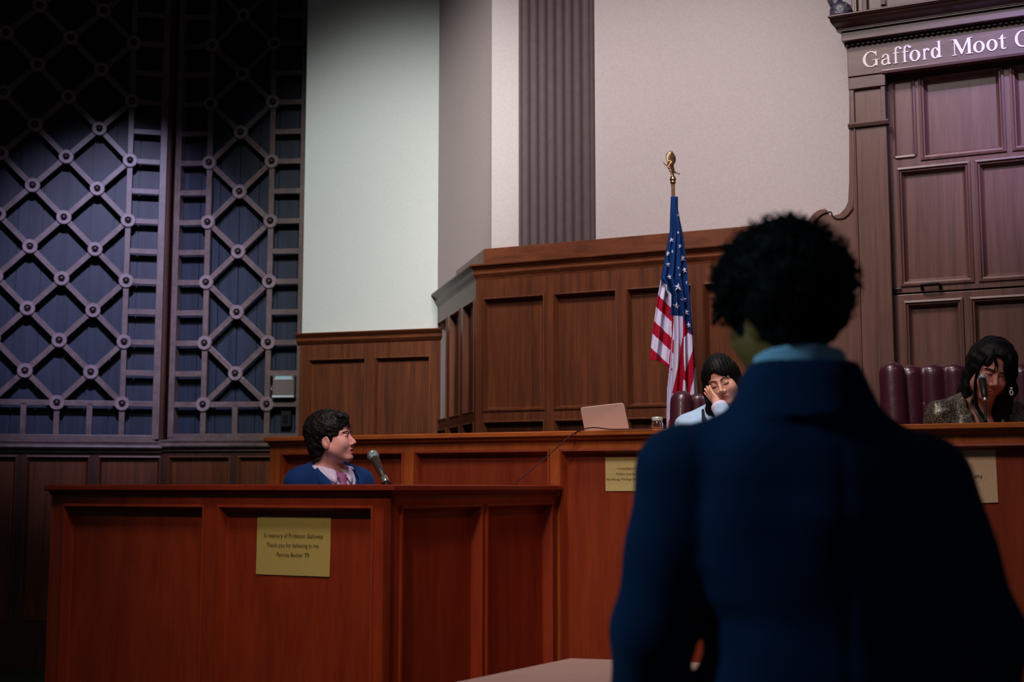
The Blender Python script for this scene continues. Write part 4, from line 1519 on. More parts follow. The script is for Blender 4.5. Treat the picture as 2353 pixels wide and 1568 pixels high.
# jacket with the open front
G = Grid(axis((x0 - .32, x0 + .34, .006)), axis((y0 - .38, y0 + .24, .008)), axis((z0 - .52, z0 + .06, .006)))
P = G.P
t_, p_ = torso_parts(P, (bx, by), bR, SHZ, .160, .016)
wv = np.clip(F32(.052) + (p_[2] + F32(.10)) * F32(.50), F32(.0), F32(.105))
gap = np.maximum(np.abs(p_[0]) - wv, p_[1] - F32(.0))
d = smax(t_, -gap, .006)
d = np.maximum(d, -cone(p_, (0, .003, -.03), (0, -.010, .10), .078, .094))
d = d + F32(.0025) * wob(P, 40, 8)
solid('jacket', d, G, M['suit_boy'], boy, smooth_it=1)


def ribbon(bm, rows, n_):
    """thick folded cloth: rows of (point, point) pairs, thickness along n_"""
    va = [[bm.verts.new(p + n_ * .002) for p in r] for r in rows]
    vb = [[bm.verts.new(p - n_ * .002) for p in r] for r in rows]
    m = len(rows[0])
    for i in range(len(rows) - 1):
        for j in range(m - 1):
            bm.faces.new([va[i][j], va[i][j + 1], va[i + 1][j + 1], va[i + 1][j]])
            bm.faces.new([vb[i][j], vb[i + 1][j], vb[i + 1][j + 1], vb[i][j + 1]])
        bm.faces.new([va[i][0], va[i + 1][0], vb[i + 1][0], vb[i][0]])
        bm.faces.new([va[i][-1], vb[i][-1], vb[i + 1][-1], va[i + 1][-1]])
    bm.faces.new(va[0] + vb[0][::-1])
    bm.faces.new(va[-1][::-1] + vb[-1])


def bl(x, y, z):                             # boy's trunk-local to place
    v = bR @ np.array([x, y, z]) + np.array([bx, by, SHZ])
    return Vector(v.tolist())


fn = (bl(0, -1, 0) - bl(0, 0, 0)).normalized()
# collar: folded band round the neck ending in two points over the tie
for sx in (-1, 1):
    bm = bmesh.new()
    rows = []
    for k in range(15):
        a = R(178 - k * 12.0)                   # from the nape round to the throat
        f = k / 14.0
        yv_ = -math.cos(a)
        zt_ = .036 + .026 * yv_ - .010 * f
        top = (sx * .061 * math.sin(a), .003 + .062 * yv_, zt_)
        out = .018 + .003 * f
        low_ = .034 + .030 * max(0, (f - .5) / .5) ** 1.5
        fr_ = .030 * max(0, (f - .35) / .65)
        b_ = (sx * ((.061 + out) * math.sin(a) + .022 * max(0, (f - .7) / .3)), .003 + (.062 + out) * yv_ - fr_, zt_ - low_)
        rows.append([bl(*[top[i] * (1 - g) + b_[i] * g + (0, -.006 * math.sin(math.pi * g) * f, .004 * math.sin(math.pi * g))[i] for i in range(3)]) for g in (0, .25, .5, .75, 1)])
    ribbon(bm, rows, fn)
    mk('shirt_collar', bm, M['shirt'], boy, smooth=True)
# tie
bm = bmesh.new()
rows = []
for (z, w_, y) in ((-.014, .016, -.090), (-.022, .025, -.098), (-.042, .022, -.106), (-.056, .015, -.110), (-.062, .018, -.113), (-.10, .026, -.126), (-.16, .031, -.134), (-.26, .034, -.136)):
    rows.append([bl(-w_, y + .010, z), bl(-w_ * .6, y + .001, z), bl(0, y - .004, z), bl(w_ * .6, y + .001, z), bl(w_, y + .010, z)])
ribbon(bm, rows, fn)
o = mk('tie', bm, M['tie'], boy, smooth=True)
# lapels folded back over the jacket front
for sx in (-1, 1):
    bm = bmesh.new()
    rows = []
    for (z, xi, wd, y) in ((.012, .084, .006, -.020), (-.006, .090, .018, -.056), (-.03, .084, .032, -.094), (-.06, .070, .042, -.122), (-.10, .054, .046, -.138), (-.16, .042, .044, -.146), (-.25, .022, .034, -.146)):
        rows.append([bl(sx * (xi + wd * j / 3), y + .004 * j + .030 * (j / 3) ** 2 * (wd / .045), z) for j in range(4)])
    ribbon(bm, rows, fn)
    mk('lapel', bm, M['suit_boy'], boy, smooth=True)
# hair: thick dark curls
G = Grid(axis((hc[0] - .16, hc[0] + .14, .0034)), axis((hc[1] - .14, hc[1] + .14, .004)), axis((hc[2] - .10, hc[2] + .17, .0034)))
P = G.P
hl = loc(P, hc, hR, hs)
d = ell(hl, (0, .034, .054), (.090, .112, .100))
d = smin(d, ell(hl, (0, .085, -.020), (.066, .046, .070)), .03)
d = smin(d, ell(hl, (0, -.056, .106), (.054, .028, .020)), .02)
d = smax(d, -ell(hl, (0, -.118, -.022), (.085, .082, .112)), .010)
for sx in (-1, 1):
    d = smax(d, -ell(hl, (sx * .088, .012, -.034), (.034, .030, .040)), .008)
    d = smax(d, -ell(hl, (sx * .085, -.035, -.045), (.040, .045, .055)), .008)
d = smax(d, -ell(hl, (0, .09, -.115), (.12, .10, .05)), .012)
d = d - F32(.009) * (F32(.55) - np.abs(wob(hl, 75, 9))) - F32(.005) * (F32(.5) - np.abs(wob(hl, 150, 9, 9)))
solid('hair', d, G, M['hair_boy'], boy)
bm = bmesh.new()
rnd = random.Random(11)
for k in range(330):
    th, ph = rnd.uniform(0, 2 * math.pi), math.acos(rnd.uniform(-.1, 1))
    n_ = np.array([math.sin(ph) * math.cos(th), math.sin(ph) * math.sin(th), math.cos(ph)])
    lp = np.array([0, .034, .050]) + n_ * np.array([.088, .108, .094])
    if lp[1] < -.045 and lp[2] < .062:
        continue
    if lp[2] < .02 and lp[1] < .05:
        continue
    nv = Vector(n_.tolist()); t1 = nv.orthogonal().normalized(); t2 = nv.cross(t1)
    L = rnd.uniform(.012, .024); r0 = rnd.uniform(.006, .010); a0 = rnd.uniform(0, 6.28)
    pts = []
    for j in range(9):
        q_ = Vector(lp.tolist()) + nv * (-.001 + .007 * math.sin(j / 8 * 3.1)) + t1 * (r0 * math.cos(a0 + j * .62)) + t2 * (r0 * math.sin(a0 + j * .62) - L * j / 10)
        pts.append(tow(hc, hR, hs, tuple(q_)))
    tube(bm, pts, [.0036 * hs * (1 - .5 * j / 8) for j in range(9)], 5)
# fringe over the forehead
for k in range(40):
    x_ = -.060 + .120 * k / 39
    L_ = .0058 + .0030 * math.sin(k * 2.3) + (.003 if k % 7 == 0 else 0)
    pts = []
    for j in range(8):
        pts.append(tow(hc, hR, hs, (x_ + .007 * math.sin(j * .8 + k * 1.7), -.066 - .022 * math.sin(j / 7 * 2.0) + .35 * abs(x_) * .9, .108 - L_ * j)))
    tube(bm, pts, [.0040 * hs * (1 - .11 * j) for j in range(8)], 5)
mk('hair', bm, M['hair_boy'], boy, smooth=True)
# trousers (seated)
G = Grid(axis((x0 - .28, x0 + .34, .016)), axis((y0 - .55, y0 + .22, .016)), axis((.46, z0 - .36, .016)))
P = G.P
p = loc(P, (bx, by, SHZ), bR)
hz_ = -.50
d = ell(p, (0, .0, hz_ + .02), (.145, .12, .09))
for sx in (-1, 1):
    d = smin(d, chain(p, [(sx * .08, 0, hz_), (sx * .10, -.36, hz_ - .01), (sx * .10, -.34, .46 - SHZ + .03)], [.078, .058, .045], .03), .03)
solid('trousers', d, G, M['trouser'], boy)
# stool under him
st_ = thing('stool', 'plain dark wooden stool under the boy in the witness stand', 'stool', (bx, by, .45))
bm = bmesh.new(); lathe(bm, [(0, .0), (.17, .0), (.18, .01), (.18, .03), (.17, .035), (0, .035)], (bx, by, SHZ - .61), 24); mk('seat', bm, M['darkwood'], st_)
for a in range(4):
    th = R(45 + 90 * a)
    bm = bmesh.new(); tube(bm, [(bx + .13 * math.cos(th), by + .13 * math.sin(th), SHZ - .605), (bx + .15 * math.cos(th), by + .15 * math.sin(th), .45)], .016, 8); mk('leg', bm, M['darkwood'], st_, smooth=True)

# ------------------------------------------------------------------ the girl behind the bench
YG = 6.0
gh = at(1659, 877, YG)
hc = np.array([gh.x, YG, gh.z]); hR = rotm(-22, 17, 16); hs = .90
gt = at(1662, 950, YG)
gx, gy = gt.x, YG + .09
gR = rotm(-10, 8, 0)
GZ = at(1664, 946, YG).z
girl = thing('person', 'person in a white shirt resting a cheek on one hand behind the bench', 'person', (gx, gy, PLZ))
wr = np.array(at(1652, 934, YG - .118))       # wrist
ft = np.array(at(1622, 889, YG - .040))       # finger tips
yv = ft - wr; Lh = np.linalg.norm(yv); yv = yv / Lh
sv = np.array([-.30, .9, .1]); sv = sv - yv * sv.dot(yv); sv /= np.linalg.norm(sv)
hh_ = .80
Hm = np.stack([-sv, yv, np.cross(-sv, yv)], 1).astype(F32)
x0, y0, z0 = gx, gy, GZ
G = Grid(axis((x0 - .34, hc[0] - .13, .012), (hc[0] - .13, hc[0] + .13, .0034), (hc[0] + .13, x0 + .34, .012)), axis((y0 - .36, YG - .15, .012), (YG - .15, YG + .12, .0038), (YG + .12, y0 + .2, .012)),
         axis((z0 - .55, z0 - .07, .014), (z0 - .07, hc[2] + .15, .0034)))
P = G.P
hl = loc(P, hc, hR, hs)
d = head_sdf(hl, female=True, lids=1.0)
d = smin(d, cone(P, (gx, gy - .01, GZ - .01), (hc[0], hc[1] + .03, hc[2] - .05), .046, .044), .018)
t_, p_ = torso_parts(P, (gx, gy), gR, GZ, .165, -.006, depth=.10, arms=False)
d = smin(d, t_, .02)
# right arm: elbow on the bench, forearm up to the cheek
sh_r = gR @ np.array([-.132, .0, -.070]) + np.array([gx, gy, GZ])
el_r = np.array(at(1684, 994, gy - .31))
mid_r = np.array(at(1612, 1006, gy - .16))
d = smin(d, chain(P, [sh_r, mid_r, el_r, wr], [.042, .036, .034, .023], .02), .02)
hp_ = loc(P, wr, Hm, hh_)
d = smin(d, hand_sdf(hp_, -1, fingers=[-.06, -.04, .0, .04], thumb=[(.024, .012, -.004), (.040, .026, -.022), (.046, .038, -.048), (.048, .046, -.072)]), .008)
solid('body', d, G, [M['skin_girl'], M['lip']], girl, matfn=lambda c: lips_fn(c, hc, hR, hs))
face_parts(girl, hc, hR, hs, closed=True)
# shirt with sleeves
G = Grid(axis((x0 - .32, x0 + .32, .0065)), axis((y0 - .40, y0 + .18, .0075)), axis((z0 - .50, z0 + .05, .006)))
P = G.P
t_, p_ = torso_parts(P, (gx, gy), gR, GZ, .165, .006, depth=.10, elb=[(-.20, -.16, -.24), (.19, -.15, -.25)], arms=False)
sl_ = chain(P, [sh_r, mid_r, el_r], [.054, .052, .046], .02)
wq = el_r + (wr - el_r) * .93
sl2 = cone(P, el_r, wq, .046, .035)
d = smin(smin(t_, sl_, .02), sl2, .012)
sh_l = gR @ np.array([.150, .0, -.055]) + np.array([gx, gy, GZ])
el_l = np.array([gx + .20, gy - .22, ZT + .06])
d = smin(d, chain(P, [sh_l, el_l, np.array([gx + .05, gy - .36, ZT + .045])], [.060, .052, .036], .02), .02)
d = np.maximum(d, -cone(P, (gx, gy - .01, GZ - .08), (hc[0], hc[1] + .03, hc[2]), .052, .052))
d = d + F32(.0045) * wob(P, 62, 8) * 1.0
d = np.maximum(d, F32(ZT + .004) - P[2] - (P[1] > y0 - .12) * F32(1.0))
solid('shirt', d, G, M['shirt_blue'], girl, smooth_it=1)
# cuff
bm = bmesh.new()
fdir = (wr - el_r) / np.linalg.norm(wr - el_r)
c0_ = el_r + (wr - el_r) * .74
lathe(bm, [(.030, 0), (.034, .004), (.037, .042), (.036, .046), (.032, .046), (.0295, .0)], Vector(c0_.tolist()), 24, fdir.tolist())
mk('cuff', bm, M['shirt'], girl, smooth=True)
# dark vest
G = Grid(axis((x0 - .2, x0 + .2, .008)), axis((y0 - .2, y0 + .18, .008)), axis((z0 - .48, z0 + .02, .008)))
t_, p_ = torso_parts(G.P, (gx, gy), gR, GZ, .165, .014, depth=.10, arms=False)
d = np.maximum(t_, np.abs(p_[0]) - F32(.084))
d = np.maximum(d, -np.maximum(np.abs(p_[0]) - np.clip(F32(.05) + (p_[2] + F32(.05)) * F32(.4), 0, F32(.07)), p_[1]))
solid('vest', d, G, M['vest'], girl)
# long black hair
G = Grid(axis((hc[0] - .17, hc[0] + .20, .0042)), axis((hc[1] - .14, hc[1] + .20, .005)), axis((hc[2] - .30, hc[2] + .155, .0042)))
P = G.P
hl = loc(P, hc, hR, hs)
d = ell(hl, (0, .022, .045), (.086, .106, .098))
for sx, xb in ((-1, -.098), (1, .098)):
    d = smin(d, chain(hl, [(sx * .062, .005, .045), (sx * .082, .0, -.04), (xb, .015, -.13), (xb * 1.02, .03, -.25)], [.034, .030, .036, .036], .02), .03)
d = smin(d, chain(hl, [(0, .085, .02), (0, .10, -.12), (0, .10, -.24)], [.06, .06, .055], .02), .03)
# face opening, parted to one side
win = ell(hl, (-.004, -.110, -.036), (.061, .085, .096))
win = smin(win, ell(hl, (-.016, -.10, .035), (.030, .05, .040)), .01)
d = smax(d, -win, .006)
d = d + F32(.0020) * np.sin(hl[0] * F32(420) + wob(hl, 30, 6) * 3) + F32(.003) * wob(hl, 40, 8)
solid('hair', d, G, M['hair'], girl, smooth_it=1)
# skirt and seat side
G = Grid(axis((x0 - .26, x0 + .26, .016)), axis((y0 - .50, y0 + .22, .016)), axis((PLZ + .01, z0 - .38, .016)))
p = loc(G.P, (gx, gy, GZ), gR)
d = ell(p, (0, .02, -.52), (.16, .125, .10))
for sx in (-1, 1):
    d = smin(d, chain(p, [(sx * .08, 0, -.54), (sx * .09, -.34, -.55), (sx * .09, -.32, PLZ - GZ + .05)], [.08, .058, .045], .03), .03)
solid('trousers', d, G, M['trouser'], girl)

# ------------------------------------------------------------------ the judge
YJ = 5.42
jh = at(2271, 856, YJ)
hc = np.array([jh.x, YJ, jh.z]); hR = rotm(6, 20, -12); hs = .95
jt = at(2275, 930, YJ)
jx, jy = jt.x, YJ + .10
jR = rotm(8, 8, 0)
JZ = at(2275, 925, YJ).z
jud = thing('person', 'person with long dark hair in a glittering jacket behind a microphone', 'person', (jx, jy, PLZ))
x0, y0, z0 = jx, jy, JZ
G = Grid(axis((x0 - .36, hc[0] - .12, .012), (hc[0] - .12, hc[0] + .12, .0034), (hc[0] + .12, x0 + .36, .012)), axis((y0 - .36, YJ - .15, .012), (YJ - .15, YJ + .12, .0038), (YJ + .12, y0 + .22, .012)),
         axis((z0 - .5, z0 - .14, .014), (z0 - .14, hc[2] + .16, .0034)))
P = G.P
hl = loc(P, hc, hR, hs)
d = head_sdf(hl, female=True, lids=.7)
d = smin(d, cone(P, (jx, jy - .02, JZ - .02), (hc[0], hc[1] + .03, hc[2] - .05), .050, .046), .02)
t_, p_ = torso_parts(P, (jx, jy), jR, JZ, .185, -.006, depth=.11)
d = smin(d, t_, .02)
solid('body', d, G, [M['skin_judge'], M['lip']], jud, matfn=lambda c: lips_fn(c, hc, hR, hs))
face_parts(jud, hc, hR, hs, look=(0, -.35))
G = Grid(axis((x0 - .36, x0 + .36, .0075)), axis((y0 - .40, y0 + .22, .008)), axis((z0 - .5, z0 + .05, .007)))
P = G.P
t_, p_ = torso_parts(P, (jx, jy), jR, JZ, .185, .020, depth=.11)
wv = np.clip(F32(.082) + (p_[2] + F32(.02)) * F32(.20), F32(0), F32(.09))
d = smax(t_, -np.maximum(np.abs(p_[0]) - wv, p_[1]), .006)
d = np.maximum(d, -cone(p_, (0, 0, -.05), (0, -.03, .10), .066, .070))
d = d + F32(.006) * wob(P, 38, 8) + F32(.003) * wob(P, 90, 8, 8)
solid('jacket', d, G, M['sequin'], jud)


def jl(x, y, z):
    v = jR @ np.array([x, y, z]) + np.array([jx, jy, JZ])
    return Vector(v.tolist())


fn = (jl(0, -1, 0) - jl(0, 0, 0)).normalized()
for sx in (-1, 1):
    bm = bmesh.new()
    rows = []
    for (z, xi, wd, y) in ((.02, .056, .020, -.035), (-.02, .058, .026, -.075), (-.05, .050, .030, -.100), (-.09, .034, .030, -.122), (-.14, .014, .030, -.135), (-.22, .002, .03, -.14)):
        rows.append([jl(sx * (xi + wd * (j / 2 - .5)), y - .004, z) for j in range(3)])
    ribbon(bm, rows, fn)
    mk('scarf', bm, M['black'], jud, smooth=True)
# inner top
# hair
G = Grid(axis((hc[0] - .18, hc[0] + .20, .0045)), axis((hc[1] - .15, hc[1] + .20, .0052)), axis((hc[2] - .27, hc[2] + .17, .0045)))
P = G.P
hl = loc(P, hc, hR, hs)
d = ell(hl, (.012, .026, .050), (.100, .112, .108))
d = smin(d, chain(hl, [(.075, .0, .04), (.094, -.01, -.05), (.100, -.02, -.15), (.085, -.04, -.22)], [.040, .044, .040, .022], .02), .03)
d = smin(d, chain(hl, [(-.070, .01, .04), (-.080, .01, -.05), (-.076, -.02, -.12)], [.030, .022, .014], .02), .03)
d = smin(d, chain(hl, [(0, .085, .02), (.02, .10, -.14), (.02, .10, -.2)], [.065, .07, .06], .02), .03)
win = smin(ell(hl, (-.006, -.112, -.040), (.066, .085, .108)), ell(hl, (-.006, -.10, .050), (.036, .06, .050)), .01)
d = smax(d, -win, .006)
d = d + F32(.005) * wob(hl, 60, 9) + F32(.0035) * wob(hl, 130, 9, 9)
solid('hair', d, G, M['hair'], jud)
bm = bmesh.new()
rnd = random.Random(23)
# strands falling over the brow and beside the cheeks
for k in range(9):
    xs_ = rnd.choice([-.036, .030, .040]) + rnd.uniform(-.008, .010)
    e_ = xs_ + rnd.uniform(-.012, .03)
    pts = [(xs_, -.068, .112), (xs_ * 1.05, -.088, .085), ((xs_ + e_) / 2 + .006, -.092, .055), (e_, -.087 + .3 * abs(e_), .030 - rnd.uniform(0, .02))]
    tube(bm, smooth_pts([tow(hc, hR, hs, q) for q in pts], 4), [.0034] * 9 + [.0026, .002, .0014, .001], 5)
for k in range(14):
    a = rnd.uniform(0, .02)
    pts = [(.05 + a * .4, -.062, .085), (.058 + a, -.078, .03), (.060 + a, -.074, -.03), (.050 + a, -.078, -.085), (.046 + a, -.080, -.13)]
    tube(bm, smooth_pts([tow(hc, hR, hs, q) for q in pts], 4), .0036, 5)
for k in range(9):
    a = rnd.uniform(0, .014)
    pts = [(-.052 - a * .4, -.052, .075), (-.064 - a, -.058, .02), (-.062 - a, -.060, -.04), (-.050 - a, -.070, -.095), (-.03 - a, -.085, -.15)]
    tube(bm, smooth_pts([tow(hc, hR, hs, q) for q in pts], 4), .0030, 5)
mk('hair', bm, M['hair'], jud, smooth=True)
# earring
bm = bmesh.new()
e0 = at(2324, 893, YJ - .10); e1 = at(2324, 903, YJ - .10)
lathe(bm, [(0, -.006), (.005, -.003), (.006, 0), (.005, .003), (0, .006)], e0, 14)
for k in range(18):
    pass
ring = [e1 + Vector((.006 * math.cos(2 * math.pi * k / 18), 0, .0095 * math.sin(2 * math.pi * k / 18))) for k in range(19)]
tube(bm, ring, .0026, 8, caps=False)
tube(bm, [e0, e1 + Vector((0, 0, .009))], .0010, 6)
mk('earring', bm, M['pearl'], jud, smooth=True)
G = Grid(axis((x0 - .28, x0 + .28, .016)), axis((y0 - .50, y0 + .22, .016)), axis((PLZ + .01, z0 - .36, .016)))
p = loc(G.P, (jx, jy, JZ), jR)
d = ell(p, (0, .02, -.52), (.18, .135, .10))
for sx in (-1, 1):
    d = smin(d, chain(p, [(sx * .09, 0, -.54), (sx * .10, -.30, -.55), (sx * .10, -.28, PLZ - JZ + .05)], [.085, .060, .045], .03), .03)
solid('trousers', d, G, M['trouser'], jud)
# ================================================================== flag on its pole
YF = 6.65
fk = pxm(YF)
Lx = ([452, 493, 532, 584, 641, 655, 680, 725, 780, 840, 896, 957, 1004], [1542, 1540.5, 1539.7, 1529, 1519, 1526, 1536, 1539, 1540, 1537, 1533, 1532, 1533])
Ll = ([641, 693, 766, 826], [1519, 1509, 1500, 1492.5])
Rx = ([452, 480, 545, 623, 710, 768, 850, 905, 1004], [1557, 1557.5, 1570, 1579, 1586, 1591, 1598, 1602, 1606])


def inpoly(x, y, P):
    c = False
    j = len(P) - 1
    for i in range(len(P)):
        if (P[i][1] > y) != (P[j][1] > y) and x < (P[j][0] - P[i][0]) * (y - P[i][1]) / (P[j][1] - P[i][1]) + P[i][0]:
            c = not c
        j = i
    return c


CANT = [(1530, 440), (1570, 440), (1600, 600), (1600, 775), (1588, 769), (1572, 742), (1570, 727), (1541, 725), (1542, 700), (1542, 678), (1534, 666), (1532.5, 655), (1519, 646.5), (1500, 636)]
WA = [(1548, 720), (1570, 727), (1570, 771), (1561, 818), (1553.5, 866), (1546, 901), (1542, 927), (1536, 979), (1535, 1004), (1520, 1004), (1532, 957), (1533, 896), (1539, 840), (1544, 775)]
WB = [(1572, 775), (1580, 765), (1600, 776), (1592, 792), (1589.5, 814), (1573.5, 853), (1571.5, 815)]
WC = [(1571, 872), (1574, 876), (1579, 906), (1579, 925), (1566, 925), (1569, 900)]
WD = [(1596, 845), (1612, 840), (1612, 940), (1584, 911), (1592, 880)]


def flag_col(x, y):
    if inpoly(x, y, CANT):
        return 0
    for P in (WA, WB, WC, WD):
        if inpoly(x, y, P):
            return 2
    lim = 1543 if y < 790 else 1543 - (y - 790) * .16
    if x < lim and y < 862:
        v = y - .95 * (x - 1505)
        for k, (a, b) in enumerate(((560, 672), (703, 740), (772, 808))):
            if a <= v < b:
                return 2
        return 1
    if y > 905 and x < 1560 and int((y + x * 1.4) / 15) % 3 == 0:
        return 2
    return 1


def flag_pt(x, y, lift=0.0):
    l, r = np.interp(y, *Lx), np.interp(y, *Rx)
    t = min(1, max(0, (x - l) / max(r - l, 1e-6)))
    w = min(1, (y - 440) / 250.0)
    dep = .045 * math.sin(math.pi * t) * (.35 + w) + .020 * w * math.sin(2 * math.pi * 3.2 * t + .010 * y) + .004 * w * math.sin(2 * math.pi * 7 * t + 1 + .02 * y)
    return at(x, y, YF - dep - lift)


base = at(1556, 1000, YF + .03)
fg = thing('flag', 'striped and starred flag hanging on a brass eagle pole behind the bench', 'flag', (base.x, YF + .03, PLZ))
bm = bmesh.new()
ys = [452 + 1.0 * k for k in range(int((1004 - 452) / 1.0) + 1)]
NC = 120
grid = [[bm.verts.new(flag_pt(np.interp(y, *Lx) + (np.interp(y, *Rx) - np.interp(y, *Lx)) * j / NC, y)) for j in range(NC + 1)] for y in ys]
for i in range(len(ys) - 1):
    ym = (ys[i] + ys[i + 1]) / 2
    l, r = np.interp(ym, *Lx), np.interp(ym, *Rx)
    for j in range(NC):
        f = bm.faces.new([grid[i][j], grid[i + 1][j], grid[i + 1][j + 1], grid[i][j + 1]])
        f.material_index = flag_col(l + (r - l) * (j + .5) / NC, ym)
# the fold hanging out to the side
NV, NT = 210, 60
g2d = []
for i in range(NV + 1):
    row = []
    for j in range(NT + 1):
        t = j / NT
        y = 640 + (i / NV) * (187 + 28 * t - 7 * math.sin(math.pi * t))
        l = np.interp(min(y, 826), *Ll)
        x = l + (1549 - l) * t
        dep = .020 * math.sin(2 * math.pi * 1.1 * t + .4) * min(1, (y - 640) / 60) + .012 * math.sin(2 * math.pi * 2.6 * t + y * .012) - .006
        row.append((bm.verts.new(at(x, y, YF - dep)), x, y))
    g2d.append(row)
for i in range(NV):
    for j in range(NT):
        q4 = (g2d[i][j], g2d[i + 1][j], g2d[i + 1][j + 1], g2d[i][j + 1])
        f = bm.faces.new([q[0] for q in q4])
        xm, ym = sum(q[1] for q in q4) / 4, sum(q[2] for q in q4) / 4
        v = ym - .95 * (xm - 1505)
        f.material_index = 2 if (v < 672 or 703 <= v < 740 or 772 <= v < 808) else 1
        if inpoly(xm, ym, CANT) and xm > 1534:
            f.material_index = 0
o = mk('cloth', bm, [M['flag_blue'], M['flag_red'], M['flag_white']], fg, smooth=True)
so = o.modifiers.new('thickness', 'SOLIDIFY'); so.thickness = .004; so.offset = 1 if False else 0
STARS = [(1543, 552, 6.5, 1, 10), (1563, 566, 6.5, .7, -10), (1534.5, 583, 7, .75, 8), (1545, 578, 5, .5, 0), (1568, 594, 8, .9, 12), (1535, 608, 7, .8, -8), (1573, 621, 8, .7, 15), (1538, 637, 7, .8, 10),
         (1558.5, 660, 10, 1.1, 0), (1571, 689, 8, 1, 8), (1554, 703.5, 9, 1, -8), (1577, 718, 8, .9, 10), (1583, 747, 7.5, .8, 12), (1558, 535, 4, .8, 60), (1558, 495, 4, .6, 30), (1577.5, 650, 6, .35, 0), (1559, 616, 4, .5, 40), (1562, 632, 3.5, .8, 70)]
for x, y, r, sx, rot in STARS:
    bm = bmesh.new()
    pts = []
    for k in range(10):
        a = R(90 + rot + 36 * k); q = r * (1 if k % 2 == 0 else .42)
        pts.append(flag_pt(x + q * math.cos(a) * sx, y - q * math.sin(a), .009))
    c = bm.verts.new(flag_pt(x, y, .011))
    vs = [bm.verts.new(p) for p in pts]
    for k in range(10):
        bm.faces.new([c, vs[k], vs[(k + 1) % 10]])
    mk('star', bm, M['flag_white'], fg)
top = at(1546.5, 415, YF + .01)
bot = Vector((base.x, YF + .03, PLZ + .02))
bm = bmesh.new()
tube(bm, [bot, top], .0098, 14)
mk('pole', bm, M['brass'], fg, smooth=True)
bm = bmesh.new(); lathe(bm, [(0, 0), (.17, 0), (.17, .012), (.12, .03), (.03, .05), (.016, .10), (0, .10)], (base.x, YF + .03, PLZ), 28); mk('pole_base', bm, M['brass'], fg, smooth=True)
ax = (top - bot).normalized()
bm = bmesh.new()
lathe(bm, [(.0105, -.018), (.0145, -.014), (.0145, -.006), (.011, -.003), (.0165, .0), (.0175, .004), (.013, .020), (.008, .024), (0, .024)], top, 18, ax)
mk('pole_ferrule', bm, M['brass'], fg, smooth=True)
ec = at(1542, 372, YF)
G = Grid(axis((ec.x - .055, ec.x + .06, .0014)), axis((YF - .04, YF + .04, .002)), axis((top.z + .012, ec.z + .07, .0014)))


def ep(x, y, dy=0): return np.array(at(x, y, YF + dy))


P = G.P
d = cone(P, ep(1545.5, 404), ep(1544, 390), .0075, .0115)
d = smin(d, cone(P, ep(1544, 392), ep(1541, 378, -.006), .011, .017), .008)
rt = np.array(Matrix.Rotation(R(-14), 3, 'Y'), dtype=F32)
w1 = ell(loc(P, ep(1541.5, 364), rt), (0, 0, 0), (.0255, .010, .036))
d = smin(d, w1, .006)
d = smin(d, cone(P, ep(1540, 385), ep(1525.5, 374.5, -.004), .011, .0035), .008)
d = smin(d, cone(P, ep(1543, 350), ep(1541.5, 347), .006, .003), .008)
d = smin(d, cone(P, ep(1546, 394), ep(1561, 400), .0042, .0028), .004)
d = d + F32(.0012) * np.sin(P[2] * F32(900) + P[0] * F32(700))
solid('eagle_finial', d, G, M['brass'], fg)

# ================================================================== things on the bench
YL = 5.93
lp = at(1390, 988, YL)
lt = thing('laptop', 'open pale laptop seen from behind on the bench edge', 'laptop', (lp.x, YL + .06, ZT))
cq = [at(1333.5, 937, YL - .035), at(1433, 925.5, YL - .06), at(1446.5, 989, YL - .02), at(1342.5, 990, YL + .005)]


def bil(u, v):
    return (cq[0] * (1 - u) + cq[1] * u) * (1 - v) + (cq[3] * (1 - u) + cq[2] * u) * v


pts = []
for (uc, vc, a0) in ((.06, .10, 90), (.06, .97, 180), (.95, .97, 270), (.94, .10, 0)):
    ru, rv = (.06, .10) if vc < .5 else (.05, .03)
    for k in range(6):
        a = R(a0 + 90 * k / 5)
        pts.append((uc + ru * math.cos(a), vc - rv * math.sin(a)))
nn = (cq[1] - cq[0]).cross(cq[3] - cq[0]).normalized()
if nn.y > 0:
    nn = -nn
bm = bmesh.new()
va = [bm.verts.new(bil(*p) + nn * .004) for p in pts]
vb = [bm.verts.new(bil(*p)) for p in pts]
bm.faces.new(va); bm.faces.new(vb[::-1])
for i in range(len(pts)):
    j = (i + 1) % len(pts)
    bm.faces.new([va[i], vb[i], vb[j], va[j]])
mk('lid', bm, M['laptop'], lt, bevel=.0012)
uu = (cq[2] - cq[3]); uu.z = 0
bk = Vector((-uu.y, uu.x, 0)).normalized() * .15
e0, e1 = cq[3].copy(), cq[2].copy()
bm = bmesh.new()
hexa(bm, [(e0.x, e0.y, ZT), (e1.x, e1.y, ZT), (e1.x, e1.y, ZT + .011), (e0.x, e0.y, ZT + .011),
          (e0.x + bk.x, e0.y + bk.y, ZT), (e1.x + bk.x, e1.y + bk.y, ZT), (e1.x + bk.x, e1.y + bk.y, ZT + .011), (e0.x + bk.x, e0.y + bk.y, ZT + .011)])
mk('keyboard_base', bm, M['laptop'], lt, bevel=.003)
